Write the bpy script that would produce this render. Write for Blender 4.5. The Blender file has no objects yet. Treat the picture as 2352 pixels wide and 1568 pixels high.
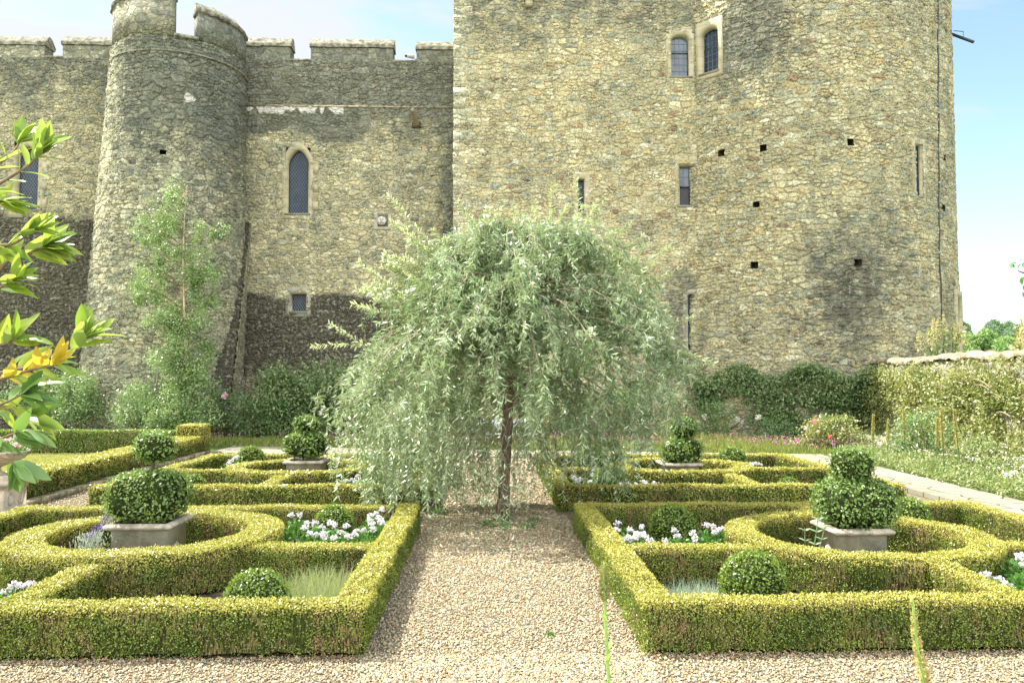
import bpy, math, random
import numpy as np
from mathutils import Vector, Matrix, Euler

rng = np.random.default_rng(11)
random.seed(11)
PI = math.pi
scene = bpy.context.scene
COL = scene.collection

# ------------------------------------------------------------------ camera
F = 1829.0                       # focal length in units of a 2352 px wide frame
VPX, VPY = 1120.0, 870.0         # where the garden's long axis vanishes
CAM = np.array([0.0, 0.0, 2.5])
cam_d = bpy.data.cameras.new("camera")
cam = bpy.data.objects.new("camera", cam_d)
COL.objects.link(cam)
cam_d.sensor_width = 36.0
cam_d.lens = 36.0 * F / 2352.0
cam_d.clip_start = 0.05
cam_d.clip_end = 3000.0
yaw = math.atan((1176 - VPX) / F)
pitch = math.atan((VPY - 784) / F)
cam.location = CAM
cam.rotation_euler = (PI / 2 + pitch, 0, -yaw)
scene.camera = cam
CM = np.array(Euler((PI / 2 + pitch, 0, -yaw)).to_matrix())


def ray(x, y):
    d = np.array([(x - 1176) / F, -(y - 784) / F, -1.0])
    return CM @ d


def at(x, y, Y=None, z=None):
    """the world point seen at photo position x, y, at depth Y or height z"""
    d = ray(x, y)
    t = Y / d[1] if Y is not None else (z - CAM[2]) / d[2]
    return CAM + d * t


# ------------------------------------------------------------------ light
SHADOW = Vector((0.30, -0.135, -0.47)).normalized()
sun_d = bpy.data.lights.new("sun", 'SUN')
sun_d.energy = 3.7
sun_d.angle = math.radians(0.55)
sun_d.color = (1.0, 0.95, 0.86)
sun = bpy.data.objects.new("sun", sun_d)
COL.objects.link(sun)
sun.rotation_euler = SHADOW.to_track_quat('-Z', 'Y').to_euler()
sun.location = (-20, 9, 40)

scene.view_settings.view_transform = 'Standard'
scene.view_settings.look = 'None'
scene.view_settings.gamma = 1.0
scene.view_settings.exposure = 1.84
scene.cycles.max_bounces = 6
scene.cycles.transparent_max_bounces = 4
scene.cycles.use_adaptive_sampling = True


# ------------------------------------------------------------------ node helper
class G:
    def __init__(s, tree):
        s.t = tree

    def __call__(s, kind, ins=None, **attrs):
        n = s.t.nodes.new(kind)
        for k, v in attrs.items():
            setattr(n, k, v)
        for k, v in (ins or {}).items():
            sock = n.inputs[k]
            if isinstance(v, bpy.types.NodeSocket):
                s.t.links.new(v, sock)
            else:
                sock.default_value = v
        return n

    def math(s, op, a, b=0.0, c=None, clamp=False):
        i = {0: a, 1: b}
        if c is not None:
            i[2] = c
        return s('ShaderNodeMath', i, operation=op, use_clamp=clamp).outputs[0]

    def vm(s, op, a, b=None, c=None):
        i = {0: a}
        if b is not None:
            i[1] = b
        if c is not None:
            i[2] = c
        return s('ShaderNodeVectorMath', i, operation=op).outputs[0]

    def mix(s, f, a, b, blend='MIX'):
        n = s('ShaderNodeMix', None, data_type='RGBA', blend_type=blend, clamp_factor=True)
        for k, v in ((0, f), (6, a), (7, b)):
            if isinstance(v, bpy.types.NodeSocket):
                s.t.links.new(v, n.inputs[k])
            else:
                n.inputs[k].default_value = v if k == 0 else (tuple(v) + (1,))[:4]
        return n.outputs[2]

    def mixf(s, f, a, b):
        n = s('ShaderNodeMix', None, data_type='FLOAT')
        for k, v in ((0, f), (2, a), (3, b)):
            if isinstance(v, bpy.types.NodeSocket):
                s.t.links.new(v, n.inputs[k])
            else:
                n.inputs[k].default_value = v
        return n.outputs[0]

    def noise(s, vec, scale, detail=3, rough=0.55, dim='3D'):
        n = s('ShaderNodeTexNoise', {'Vector': vec, 'Scale': scale, 'Detail': detail, 'Roughness': rough},
              noise_dimensions=dim)
        return n

    def ramp(s, f, stops, interp='LINEAR'):
        n = s('ShaderNodeValToRGB', {0: f})
        r = n.color_ramp
        r.interpolation = interp
        while len(r.elements) > 1:
            r.elements.remove(r.elements[-1])
        r.elements[0].position = stops[0][0]
        r.elements[0].color = (tuple(stops[0][1]) + (1,))[:4]
        for p, c in stops[1:]:
            e = r.elements.new(p)
            e.color = (tuple(c) + (1,))[:4]
        return n.outputs[0]

    def smooth(s, x, a, b):
        n = s('ShaderNodeMapRange', {0: x, 1: a, 2: b, 3: 0.0, 4: 1.0}, interpolation_type='SMOOTHSTEP')
        return n.outputs[0]


def new_mat(name):
    m = bpy.data.materials.new(name)
    m.use_nodes = True
    m.node_tree.nodes.clear()
    g = G(m.node_tree)
    out = g('ShaderNodeOutputMaterial')
    return m, g, out


# ------------------------------------------------------------------ sky
world = bpy.data.worlds.new("World")
scene.world = world
world.use_nodes = True
wt = world.node_tree
wt.nodes.clear()
g = G(wt)
sky = g('ShaderNodeTexSky', sky_type='NISHITA')
sky.sun_disc = False
sky.sun_elevation = math.radians(55)
sky.sun_rotation = math.atan2(-0.30, 0.135)
sky.air_density = 1.0
sky.dust_density = 0.5
sky.ozone_density = 1.2
tc = g('ShaderNodeTexCoord')
sep = g('ShaderNodeSeparateXYZ', {0: tc.outputs['Generated']})
den = g.math('ADD', g.math('MAXIMUM', sep.outputs[2], 0.0), 0.22)
cx = g.math('DIVIDE', sep.outputs[0], den)
cy = g.math('DIVIDE', sep.outputs[1], den)
cv = g('ShaderNodeCombineXYZ', {0: cx, 1: g.math('MULTIPLY', cy, 1.7), 2: 0.0}).outputs[0]
wrp = g.noise(cv, 0.7, 3)
cv2 = g.vm('ADD', cv, g.vm('MULTIPLY', wrp.outputs['Color'], (1.2, 1.2, 0)))
cn = g.noise(g.vm('MULTIPLY', cv2, (0.8, 1.5, 1.0)), 1.0, 9, 0.62)
bias = g.math('MULTIPLY', sep.outputs[0], -0.20)
cf = g.smooth(g.math('ADD', cn.outputs[0], bias), 0.40, 0.60)
hor = g.smooth(sep.outputs[2], 0.30, 0.0)
cf = g.math('MAXIMUM', g.math('MULTIPLY', cf, 0.95), g.math('MULTIPLY', hor, 0.30))
back = g.smooth(sep.outputs[1], 0.15, -0.55)      # unseen brighter clouds added behind the camera to lift the shaded walls
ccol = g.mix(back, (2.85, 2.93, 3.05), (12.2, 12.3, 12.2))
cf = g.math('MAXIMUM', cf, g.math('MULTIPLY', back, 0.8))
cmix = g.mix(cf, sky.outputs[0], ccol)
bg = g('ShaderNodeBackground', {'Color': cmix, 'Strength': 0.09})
wo = g('ShaderNodeOutputWorld')
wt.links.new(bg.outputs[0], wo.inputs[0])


# ------------------------------------------------------------------ mesh helper
class MB:
    def __init__(s):
        s.v, s.f4, s.f3, s.n = [], [], [], 0
        s.uv, s.st = [], []

    def add(s, v, quads=None, tris=None, uv=None, st=None):
        v = np.asarray(v, float).reshape(-1, 3)
        if quads is not None and len(quads):
            s.f4.append(np.asarray(quads, np.int64).reshape(-1, 4) + s.n)
        if tris is not None and len(tris):
            s.f3.append(np.asarray(tris, np.int64).reshape(-1, 3) + s.n)
        s.v.append(v)
        s.uv.append(np.zeros((len(v), 2)) if uv is None else np.asarray(uv, float))
        s.st.append(np.zeros((len(v), 3)) if st is None else np.asarray(st, float))
        s.n += len(v)
        return s

    def build(s, name, mat, parent=None, uv=False, st=False, smooth=False, boxuv=False):
        V = np.concatenate(s.v) if s.v else np.zeros((0, 3))
        Q = np.concatenate(s.f4) if s.f4 else np.zeros((0, 4), np.int64)
        T = np.concatenate(s.f3) if s.f3 else np.zeros((0, 3), np.int64)
        base = np.array(parent_base(parent)) if parent is not None else np.zeros(3)
        me = bpy.data.meshes.new(name)
        me.vertices.add(len(V))
        me.vertices.foreach_set('co', (V - base).astype(np.float32).ravel())
        loops = np.concatenate([Q.ravel(), T.ravel()]).astype(np.int32)
        me.loops.add(len(loops))
        me.loops.foreach_set('vertex_index', loops)
        me.polygons.add(len(Q) + len(T))
        starts = np.concatenate([np.arange(len(Q)) * 4, len(Q) * 4 + np.arange(len(T)) * 3]).astype(np.int32)
        me.polygons.foreach_set('loop_start', starts)
        if smooth:
            me.polygons.foreach_set('use_smooth', np.ones(len(starts), bool))
        me.update(calc_edges=True)
        if uv or boxuv:
            l = me.uv_layers.new(name='UVMap')
            if boxuv:
                U = np.zeros((len(loops), 2))
                if len(Q):
                    a, b, c = V[Q[:, 0]], V[Q[:, 1]], V[Q[:, 2]]
                    nn = np.abs(np.cross(b - a, c - a))
                    ax = np.argmax(nn, 1)
                    P = V[Q].reshape(-1, 4, 3)
                    u = np.where((ax == 0)[:, None], P[:, :, 1], P[:, :, 0])
                    w = np.where((ax == 2)[:, None], P[:, :, 1], P[:, :, 2])
                    U[:len(Q) * 4] = np.stack([u, w], -1).reshape(-1, 2)
            else:
                U = np.concatenate(s.uv)[loops]
            l.data.foreach_set('uv', U.astype(np.float32).ravel())
        if st:
            S = np.concatenate(s.st)
            at_ = me.color_attributes.new('stain', 'FLOAT_COLOR', 'POINT')
            at_.data.foreach_set('color', np.concatenate([S, np.ones((len(S), 1))], 1).astype(np.float32).ravel())
        if isinstance(mat, (list, tuple)):
            for m in mat:
                me.materials.append(m)
        else:
            me.materials.append(mat)
        o = bpy.data.objects.new(name, me)
        COL.objects.link(o)
        if parent is not None:
            o.parent = parent
        return o


def parent_base(p):
    b = Vector((0, 0, 0))
    while p is not None:
        b = b + Vector(p.location)
        p = p.parent
    return b


def tag(o, label=None, cat=None, group=None, kind=None):
    if label:
        o['label'] = label
    if cat:
        o['category'] = cat
    if group:
        o['group'] = group
    if kind:
        o['kind'] = kind
    return o


def thing(name, loc, label, cat, group=None):
    o = bpy.data.objects.new(name, None)
    COL.objects.link(o)
    o.location = tuple(float(c) for c in loc)
    o.empty_display_size = 0.1
    return tag(o, label, cat, group)


def grid(pos, u0, u1, v0, v1, du, dv, holes=(), stain=None, uvoff=(0, 0), mb=None):
    nu = max(1, int(round((u1 - u0) / du)))
    nv = max(1, int(round((v1 - v0) / dv)))
    u = np.linspace(u0, u1, nu + 1)
    v = np.linspace(v0, v1, nv + 1)
    U, V = np.meshgrid(u, v, indexing='ij')
    P = pos(U.ravel(), V.ravel())
    i, j = np.meshgrid(np.arange(nu), np.arange(nv), indexing='ij')
    a = (i * (nv + 1) + j)
    q = np.stack([a, a + nv + 1, a + nv + 2, a + 1], -1).reshape(-1, 4)
    if len(holes):
        uc = ((u[:-1] + u[1:]) / 2)[i].ravel()
        vc = ((v[:-1] + v[1:]) / 2)[j].ravel()
        keep = np.ones(len(q), bool)
        for (a0, a1, b0, b1) in holes:
            keep &= ~((uc > a0) & (uc < a1) & (vc > b0) & (vc < b1))
        q = q[keep]
    st = stain(P) if stain is not None else None
    mb = mb or MB()
    return mb.add(P, q, uv=np.stack([U.ravel() + uvoff[0], V.ravel() + uvoff[1]], -1), st=st)


def box(mb, x0, x1, y0, y1, z0, z1, st=None):
    v = [(x, y, z) for x in (x0, x1) for y in (y0, y1) for z in (z0, z1)]
    q = [(0, 1, 3, 2), (4, 6, 7, 5), (0, 4, 5, 1), (2, 3, 7, 6), (0, 2, 6, 4), (1, 5, 7, 3)]
    S = None if st is None else np.tile(np.array(st, float), (8, 1))
    return mb.add(v, q, st=S)


def fbm1(x, seed=0, f=1.0):
    return (np.sin(x * 1.7 * f + seed) + 0.6 * np.sin(x * 3.9 * f + 2.3 * seed + 1) + 0.35 * np.sin(x * 8.3 * f + 5.1 * seed)) / 1.95


def vnoise(P, f, seed=0):
    """cheap smooth pseudo noise on points, about -1..1"""
    x, y, z = (P * f).T
    r = np.random.default_rng(seed)
    s = np.zeros(len(P))
    for k in range(7):
        d = r.normal(size=3) * (1 + 0.35 * k)
        s += np.sin(x * d[0] + y * d[1] + z * d[2] + r.uniform(0, 6.28)) / (1 + 0.3 * k)
    return s / 2.6


def tube(mb, pts, rad, sides=6, cap=True):
    pts = np.asarray(pts, float)
    rad = np.broadcast_to(np.asarray(rad, float), (len(pts),))
    t = np.gradient(pts, axis=0)
    t /= np.linalg.norm(t, axis=1)[:, None] + 1e-9
    up = np.array([0, 0, 1.0]) if abs(t[0, 2]) < 0.9 else np.array([1.0, 0, 0])
    a = np.cross(t, up)
    a /= np.linalg.norm(a, axis=1)[:, None] + 1e-9
    b = np.cross(t, a)
    th = np.arange(sides) * 2 * PI / sides
    V = pts[:, None] + rad[:, None, None] * (np.cos(th)[None, :, None] * a[:, None] + np.sin(th)[None, :, None] * b[:, None])
    n = len(pts)
    i, j = np.meshgrid(np.arange(n - 1), np.arange(sides), indexing='ij')
    k = (j + 1) % sides
    q = np.stack([i * sides + j, i * sides + k, (i + 1) * sides + k, (i + 1) * sides + j], -1).reshape(-1, 4)
    T = []
    if cap:
        for e in (0, n - 1):
            for m in range(1, sides - 1):
                T.append((e * sides, e * sides + m, e * sides + m + 1) if e else (0, m + 1, m))
    return mb.add(V.reshape(-1, 3), q, T)


def unit(v):
    return v / (np.linalg.norm(v, axis=-1, keepdims=True) + 1e-9)


def bez(p, n=12):
    """smooth curve through a few points (Catmull-Rom)"""
    p = np.asarray(p, float)
    q = np.vstack([2 * p[0] - p[1], p, 2 * p[-1] - p[-2]])
    out = []
    for i in range(1, len(q) - 2):
        for t in np.linspace(0, 1, n, endpoint=False):
            a, b, c, d = q[i - 1], q[i], q[i + 1], q[i + 2]
            out.append(0.5 * ((2 * b) + (-a + c) * t + (2 * a - 5 * b + 4 * c - d) * t * t + (-a + 3 * b - 3 * c + d) * t ** 3))
    out.append(p[-1])
    return np.array(out)


def leaves(mb, P, D, N, L, W, kind='rhomb', bend=0.0, fold=0.15):
    n = len(P)
    if n == 0:
        return mb
    D = unit(D)
    S = unit(np.cross(D, N))
    N = unit(np.cross(S, D))
    L = np.broadcast_to(np.asarray(L, float), (n,))[:, None]
    W = np.broadcast_to(np.asarray(W, float), (n,))[:, None]
    idx = np.arange(n)
    if kind == 'rhomb':
        m = P + D * L * 0.5
        V = np.stack([P, m + S * W / 2 + N * W * fold, P + D * L - N * L * bend, m - S * W / 2 + N * W * fold], 1)
        return mb.add(V.reshape(-1, 3), idx[:, None] * 4 + np.array([0, 1, 2, 3]))
    if kind == 'fold':
        m = P + D * L * 0.45
        V = np.stack([P, m + S * W / 2 + N * W * fold, P + D * L - N * L * bend, m - S * W / 2 + N * W * fold, m], 1)
        q = np.stack([idx[:, None] * 5 + np.array([0, 1, 2, 4]), idx[:, None] * 5 + np.array([0, 4, 2, 3])], 1)
        return mb.add(V.reshape(-1, 3), q.reshape(-1, 4))
    # lance: long leaf that bends away from N
    c = lambda t: P + D * L * t - N * L * bend * t * t
    V = np.stack([c(0), c(.32) + S * W / 2, c(.32) - S * W / 2, c(.7) + S * W * .38, c(.7) - S * W * .38, c(1.0)], 1)
    b = idx[:, None] * 6
    return mb.add(V.reshape(-1, 3), b + np.array([1, 2, 4, 3]), np.concatenate([b + np.array([0, 2, 1]), b + np.array([3, 4, 5])]))


def blade_leaf(mb, P, D, N, L, W, bend=0.2, fold=0.12, seg=7):
    """a broad pointed leaf with a midrib, for leaves close to the camera"""
    D = D / np.linalg.norm(D)
    S = np.cross(D, N)
    S /= np.linalg.norm(S)
    N = np.cross(S, D)
    t = np.linspace(0, 1, seg + 1)
    prof = np.sin(PI * np.clip(t, 0, 1) ** 0.85) ** 0.8 * (1 - 0.25 * t)
    prof[0] = 0.06
    prof[-1] = 0.0
    c = P + D * L * t[:, None] - N * (L * bend * t ** 2)[:, None]
    w = (W / 2 * prof)[:, None]
    wav = (np.sin(t * 9 + L * 90) * 0.04 * W)[:, None]
    V = np.concatenate([c + S * w + N * (w * 2 * fold + wav), c, c - S * w + N * (w * 2 * fold - wav)])
    m = seg + 1
    q = []
    for i in range(seg):
        q += [(i, i + 1, m + i + 1, m + i), (m + i, m + i + 1, 2 * m + i + 1, 2 * m + i)]
    mb.add(V, q)


# ------------------------------------------------------------------ materials
def leaf_mat(name, cols, trans=0.35, rough=0.45, spec=0.5, nscale=2.0, brown=None, bthr=0.62, tip=None, coat=0.0):
    m, g, out = new_mat(name)
    geo = g('ShaderNodeNewGeometry')
    r = geo.outputs['Random Per Island']
    k = len(cols)
    base = g.ramp(r, [(i / max(1, k - 1), c) for i, c in enumerate(cols)])
    tc = g('ShaderNodeTexCoord')
    nz = g.noise(tc.outputs['Object'], nscale, 3)
    v = g.smooth(nz.outputs[0], 0.3, 0.7)
    base = g.mix(g.math('MULTIPLY', v, 0.55), base, tuple(min(1, c * 1.25) for c in cols[-1]))
    if brown is not None:
        mp = g('ShaderNodeMapping', {'Vector': tc.outputs['Object'], 'Scale': (1.0, 1.0, 0.45)}).outputs[0]
        nb = g.noise(mp, 3.4, 4, 0.6)
        bf = g.smooth(g.math('ADD', nb.outputs[0], g.math('MULTIPLY', r, 0.10)), bthr, bthr + 0.10)
        base = g.mix(bf, base, brown)
    if tip is not None:   # young bleached growth on the clipped top
        sp = g('ShaderNodeSeparateXYZ', {0: tc.outputs['Object']})
        tf = g.smooth(g.math('ADD', sp.outputs[2], g.math('MULTIPLY', r, 0.06)), tip[0], tip[0] + 0.07)
        base = g.mix(g.math('MULTIPLY', tf, tip[2]), base, tip[1])
    pr = g('ShaderNodeBsdfPrincipled', {'Base Color': base, 'Roughness': rough, 'Specular IOR Level': spec, 'Coat Weight': coat, 'Coat Roughness': 0.3})
    tr = g('ShaderNodeBsdfTranslucent', {'Color': g.mix(0.5, base, tuple(min(1, c * f) for c, f in zip(cols[-1], (1.5, 1.6, 0.8))))})
    mx = g('ShaderNodeMixShader', {0: trans, 1: pr.outputs[0], 2: tr.outputs[0]})
    m.node_tree.links.new(mx.outputs[0], out.inputs[0])
    return m


def plain(name, col, rough=0.8, spec=0.3, var=0.25, scale=8.0, metal=0.0, bump=0.0, col2=None, bscale=None, ior=None):
    m, g, out = new_mat(name)
    tc = g('ShaderNodeTexCoord')
    nz = g.noise(tc.outputs['Object'], scale, 5, 0.6)
    c2 = col2 or tuple(c * (1 - var) for c in col)
    f = g.smooth(nz.outputs[0], 0.3, 0.7)
    b = g.mix(f, tuple(min(1, c * (1 + var * .4)) for c in col), c2)
    pr = g('ShaderNodeBsdfPrincipled', {'Base Color': b, 'Roughness': rough, 'Specular IOR Level': spec, 'Metallic': metal})
    if ior:
        pr.inputs['IOR'].default_value = ior
    if bump:
        n2 = g.noise(tc.outputs['Object'], bscale or scale * 4, 5, 0.65)
        bp = g('ShaderNodeBump', {'Height': n2.outputs[0], 'Strength': 1.0, 'Distance': bump})
        m.node_tree.links.new(bp.outputs[0], pr.inputs['Normal'])
    m.node_tree.links.new(pr.outputs[0], out.inputs[0])
    return m


def stone_mat(name, sx, sy, pal, mortar, disp=0.05, seed=0.0, mwidth=0.085, both=True, grey=(0.085, 0.092, 0.075)):
    m, g, out = new_mat(name)
    uv = g('ShaderNodeUVMap', uv_map='UVMap').outputs[0]
    uv = g.vm('ADD', uv, (seed * 7.3, seed * 3.1, 0.0))
    n1 = g.noise(uv, 1.1, 2, dim='2D')
    n2 = g.noise(uv, 6.0, 2, dim='2D')
    w = g.vm('ADD', uv, g.vm('MULTIPLY', g.vm('SUBTRACT', n1.outputs['Color'], (0.5, 0.5, 0.5)), (0.30, 0.22, 0)))
    w = g.vm('ADD', w, g.vm('MULTIPLY', g.vm('SUBTRACT', n2.outputs['Color'], (0.5, 0.5, 0.5)), (0.16, 0.10, 0)))
    n3 = g.noise(uv, 19.0, 2, dim='2D')
    w = g.vm('ADD', w, g.vm('MULTIPLY', g.vm('SUBTRACT', n3.outputs['Color'], (0.5, 0.5, 0.5)), (0.055, 0.045, 0)))
    msk = g.smooth(g.noise(uv, 0.8, 3, dim='2D').outputs[0], 0.50, 0.52)
    res = []
    for (kx, ky, off) in ((sx, sy, 0.0), (sx * 0.66, sy * 0.6, 13.0)):
        vec = g('ShaderNodeMapping', {'Vector': w, 'Scale': (kx, ky, 1), 'Location': (off, off * .7, 0)}).outputs[0]
        e = g('ShaderNodeTexVoronoi', {'Vector': vec, 'Scale': 1.0, 'Randomness': 0.8}, voronoi_dimensions='2D', feature='DISTANCE_TO_EDGE')
        c = g('ShaderNodeTexVoronoi', {'Vector': vec, 'Scale': 1.0, 'Randomness': 0.8}, voronoi_dimensions='2D', feature='F1')
        res.append((e.outputs['Distance'], c.outputs['Color']))
    edge = g.mixf(msk, res[0][0], res[1][0])
    colr = g.mix(msk, res[0][1], res[1][1])
    sp = g('ShaderNodeSeparateColor', {0: colr})
    k = len(pal)
    stone = g.ramp(sp.outputs[0], [(i / k, c) for i, c in enumerate(pal)], 'CONSTANT')
    mot = g.noise(uv, 9.0, 7, 0.68, dim='2D')
    mot2 = g.noise(uv, 30.0, 4, 0.7, dim='2D')
    stone = g.mix(1.0, stone, g.ramp(mot.outputs[0], [(0.3, (0.36, 0.37, 0.36)), (0.5, (0.93, 0.93, 0.92)), (0.7, (1.5, 1.48, 1.42))]), 'MULTIPLY')
    big = g.noise(uv, 0.35, 4, 0.6, dim='2D')
    stone = g.mix(1.0, stone, g.ramp(big.outputs[0], [(0.35, (0.72, 0.75, 0.77)), (0.65, (1.12, 1.08, 0.98))]), 'MULTIPLY')
    md = g.noise(uv, 1.25, 5, 0.65, dim='2D')
    stone = g.mix(1.0, stone, g.ramp(md.outputs[0], [(0.36, (0.74, 0.77, 0.78)), (0.52, (1.0, 1.0, 1.0)), (0.66, (1.16, 1.13, 1.04))]), 'MULTIPLY')
    # joints: partly flush with mortar smeared over the stone edges
    mw = g.math('ADD', mwidth, g.math('MULTIPLY', g.math('SUBTRACT', mot.outputs[0], 0.5), 0.20))
    jf = g.math('SUBTRACT', 1.0, g.smooth(g.math('SUBTRACT', edge, mw), -0.03, 0.035))
    smear = g.smooth(g.noise(uv, 2.3, 5, 0.65, dim='2D').outputs[0], 0.52, 0.66)
    jf = g.math('MAXIMUM', jf, g.math('MULTIPLY', smear, 0.55))
    mort = g.mix(1.0, mortar, g.ramp(mot2.outputs[0], [(0.3, (0.62, 0.6, 0.58)), (0.7, (1.3, 1.3, 1.3))]), 'MULTIPLY')
    colr2 = g.mix(jf, stone, mort)
    colr2 = g.mix(1.0, colr2, (0.975, 1.0, 0.915), 'MULTIPLY')
    hs_ = g('ShaderNodeHueSaturation', {'Saturation': 0.92, 'Value': 1.08, 'Color': colr2})
    colr2 = hs_.outputs[0]
    # deep open joints
    deep = g.math('MULTIPLY', g.math('SUBTRACT', 1.0, g.smooth(edge, 0.008, 0.05)), g.smooth(g.noise(uv, 1.7, 3, dim='2D').outputs[0], 0.44, 0.58))
    colr2 = g.mix(g.math('MULTIPLY', deep, 0.62), colr2, (0.045, 0.04, 0.028))
    crev = g.smooth(g.noise(g.vm('MULTIPLY', uv, (1.0, 2.6, 1.0)), 5.5, 4, 0.7, dim='2D').outputs[0], 0.64, 0.72)
    colr2 = g.mix(g.math('MULTIPLY', crev, 0.6), colr2, (0.10, 0.09, 0.06))
    # lichen, moss and run-off marks laid out per wall in the 'stain' attribute
    a = g('ShaderNodeAttribute', attribute_name='stain')
    sa = g('ShaderNodeSeparateColor', {0: a.outputs['Color']})
    ns = g.noise(uv, 1.9, 8, 0.72, dim='2D')
    nf = g.noise(uv, 7.0, 6, 0.7, dim='2D')
    nmix = g.math('ADD', g.math('MULTIPLY', ns.outputs[0], 0.6), g.math('MULTIPLY', nf.outputs[0], 0.4))

    def stf(ch, wdt=0.13):
        x = g.math('ADD', nmix, g.math('SUBTRACT', g.math('MULTIPLY', sa.outputs[ch], 0.5), 0.76))
        return g.smooth(x, -wdt, wdt)
    fine = g.ramp(mot2.outputs[0], [(0.3, (0.62, 0.62, 0.60)), (0.5, (1, 1, 1)), (0.7, (1.4, 1.38, 1.32))])
    colr2 = g.mix(0.8, colr2, fine, 'MULTIPLY')
    gs = g.mix(sp.outputs[1], tuple(c * 0.75 for c in grey), tuple(c * 1.7 for c in grey))
    gs = g.mix(1.0, gs, g.ramp(nf.outputs[0], [(0.35, (0.6, 0.6, 0.6)), (0.6, (1.3, 1.3, 1.25)), (0.7, (2.4, 2.3, 2.1))]), 'MULTIPLY')
    colr2 = g.mix(g.math('MULTIPLY', stf(0), 0.80), colr2, gs)
    spk = g.smooth(g.math('ADD', g.math('MULTIPLY', mot2.outputs[0], 0.6), g.math('MULTIPLY', nf.outputs[0], 0.4)), 0.53, 0.60)
    lic = g.smooth(g.math('ADD', g.math('MULTIPLY', nf.outputs[0], 0.75), g.math('MULTIPLY', mot2.outputs[0], 0.25)), 0.50, 0.60)
    ms = g.mix(spk, g.mix(ns.outputs[0], (0.022, 0.019, 0.012), (0.06, 0.053, 0.037)), (0.13, 0.12, 0.09))
    ms = g.mix(g.math('MULTIPLY', lic, 0.75), ms, g.mix(sp.outputs[1], (0.12, 0.115, 0.09), (0.36, 0.345, 0.27)))
    colr2 = g.mix(g.math('MULTIPLY', stf(1), 0.90), colr2, ms)
    colr2 = g.mix(g.math('MULTIPLY', stf(2, 0.04), 0.85), colr2, (0.62, 0.60, 0.53))
    pr = g('ShaderNodeBsdfPrincipled', {'Base Color': colr2, 'Roughness': 0.92, 'Specular IOR Level': 0.2})
    h = g.math('MULTIPLY', g.smooth(edge, 0.0, 0.17), g.math('ADD', 0.35, g.math('MULTIPLY', sp.outputs[2], 0.65)))
    h = g.math('ADD', h, g.math('MULTIPLY', mot.outputs[0], 0.85))
    h = g.math('ADD', h, g.math('MULTIPLY', mot2.outputs[0], 0.25))
    if both:
        dn = g('ShaderNodeDisplacement', {'Height': h, 'Midlevel': 0.7, 'Scale': disp})
        m.node_tree.links.new(dn.outputs[0], out.inputs['Displacement'])
        m.displacement_method = 'BOTH'
    else:
        bp = g('ShaderNodeBump', {'Height': h, 'Strength': 1.0, 'Distance': disp})
        m.node_tree.links.new(bp.outputs[0], pr.inputs['Normal'])
    m.node_tree.links.new(pr.outputs[0], out.inputs[0])
    return m


CREAM, TAN, OCHRE = (0.47, 0.43, 0.30), (0.41, 0.35, 0.22), (0.43, 0.34, 0.18)
GREY, DGREY, PALE = (0.33, 0.335, 0.26), (0.22, 0.23, 0.19), (0.55, 0.53, 0.41)
RUST, BLUE = (0.27, 0.19, 0.12), (0.27, 0.295, 0.26)
PAL_BLOCK = [CREAM, TAN, (0.43, 0.40, 0.27), PALE, GREY, OCHRE, CREAM, (0.40, 0.35, 0.22), BLUE, (0.45, 0.40, 0.25), CREAM, (0.38, 0.34, 0.22), (0.48, 0.43, 0.28), PALE, TAN, (0.39, 0.38, 0.28), (0.44, 0.38, 0.24), CREAM, (0.36, 0.32, 0.2), RUST]
PAL_WALL = [GREY, (0.40, 0.37, 0.25), CREAM, (0.35, 0.33, 0.23), DGREY, (0.43, 0.39, 0.27), GREY, (0.38, 0.34, 0.22), PALE, (0.29, 0.275, 0.2), (0.42, 0.39, 0.28)]
PAL_DRUM = [GREY, (0.37, 0.36, 0.27), CREAM, DGREY, PALE, (0.30, 0.30, 0.23), (0.42, 0.40, 0.29), (0.15, 0.155, 0.13), (0.45, 0.43, 0.33)]
M = {}
M['block'] = stone_mat('rubble_cream', 2.7, 7.0, PAL_BLOCK, (0.43, 0.37, 0.22), 0.075, 1.0)
M['tower'] = stone_mat('rubble_tower', 2.6, 6.8, PAL_BLOCK, (0.43, 0.38, 0.24), 0.09, 2.0)
M['wall'] = stone_mat('rubble_wall', 3.2, 7.2, PAL_WALL, (0.43, 0.37, 0.23), 0.075, 3.0)
M['drum'] = stone_mat('rubble_drum', 3.0, 7.0, PAL_DRUM, (0.40, 0.37, 0.26), 0.09, 4.0)
M['merlon'] = stone_mat('coursed_parapet', 3.0, 4.6, PAL_WALL, (0.26, 0.24, 0.17), 0.03, 5.0, both=False)
M['garden'] = stone_mat('garden_rubble', 2.6, 5.0, PAL_DRUM, (0.36, 0.31, 0.2), 0.05, 6.0, both=False)
M['coping'] = plain('coping_lichen', (0.27, 0.255, 0.19), 0.95, 0.15, 0.5, 5.0, bump=0.06, col2=(0.09, 0.088, 0.062), bscale=9)
M['coping_gold'] = plain('coping_gold', (0.38, 0.33, 0.23), 0.95, 0.15, 0.5, 4.0, bump=0.06, col2=(0.15, 0.12, 0.065), bscale=9)
M['quoin'] = stone_mat('quoin_blocks', 1.5, 2.1, [GREY, CREAM, (0.40, 0.40, 0.31), PALE, (0.36, 0.37, 0.29), (0.44, 0.42, 0.31)], (0.40, 0.36, 0.25), 0.015, 8.0, both=False)


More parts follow.
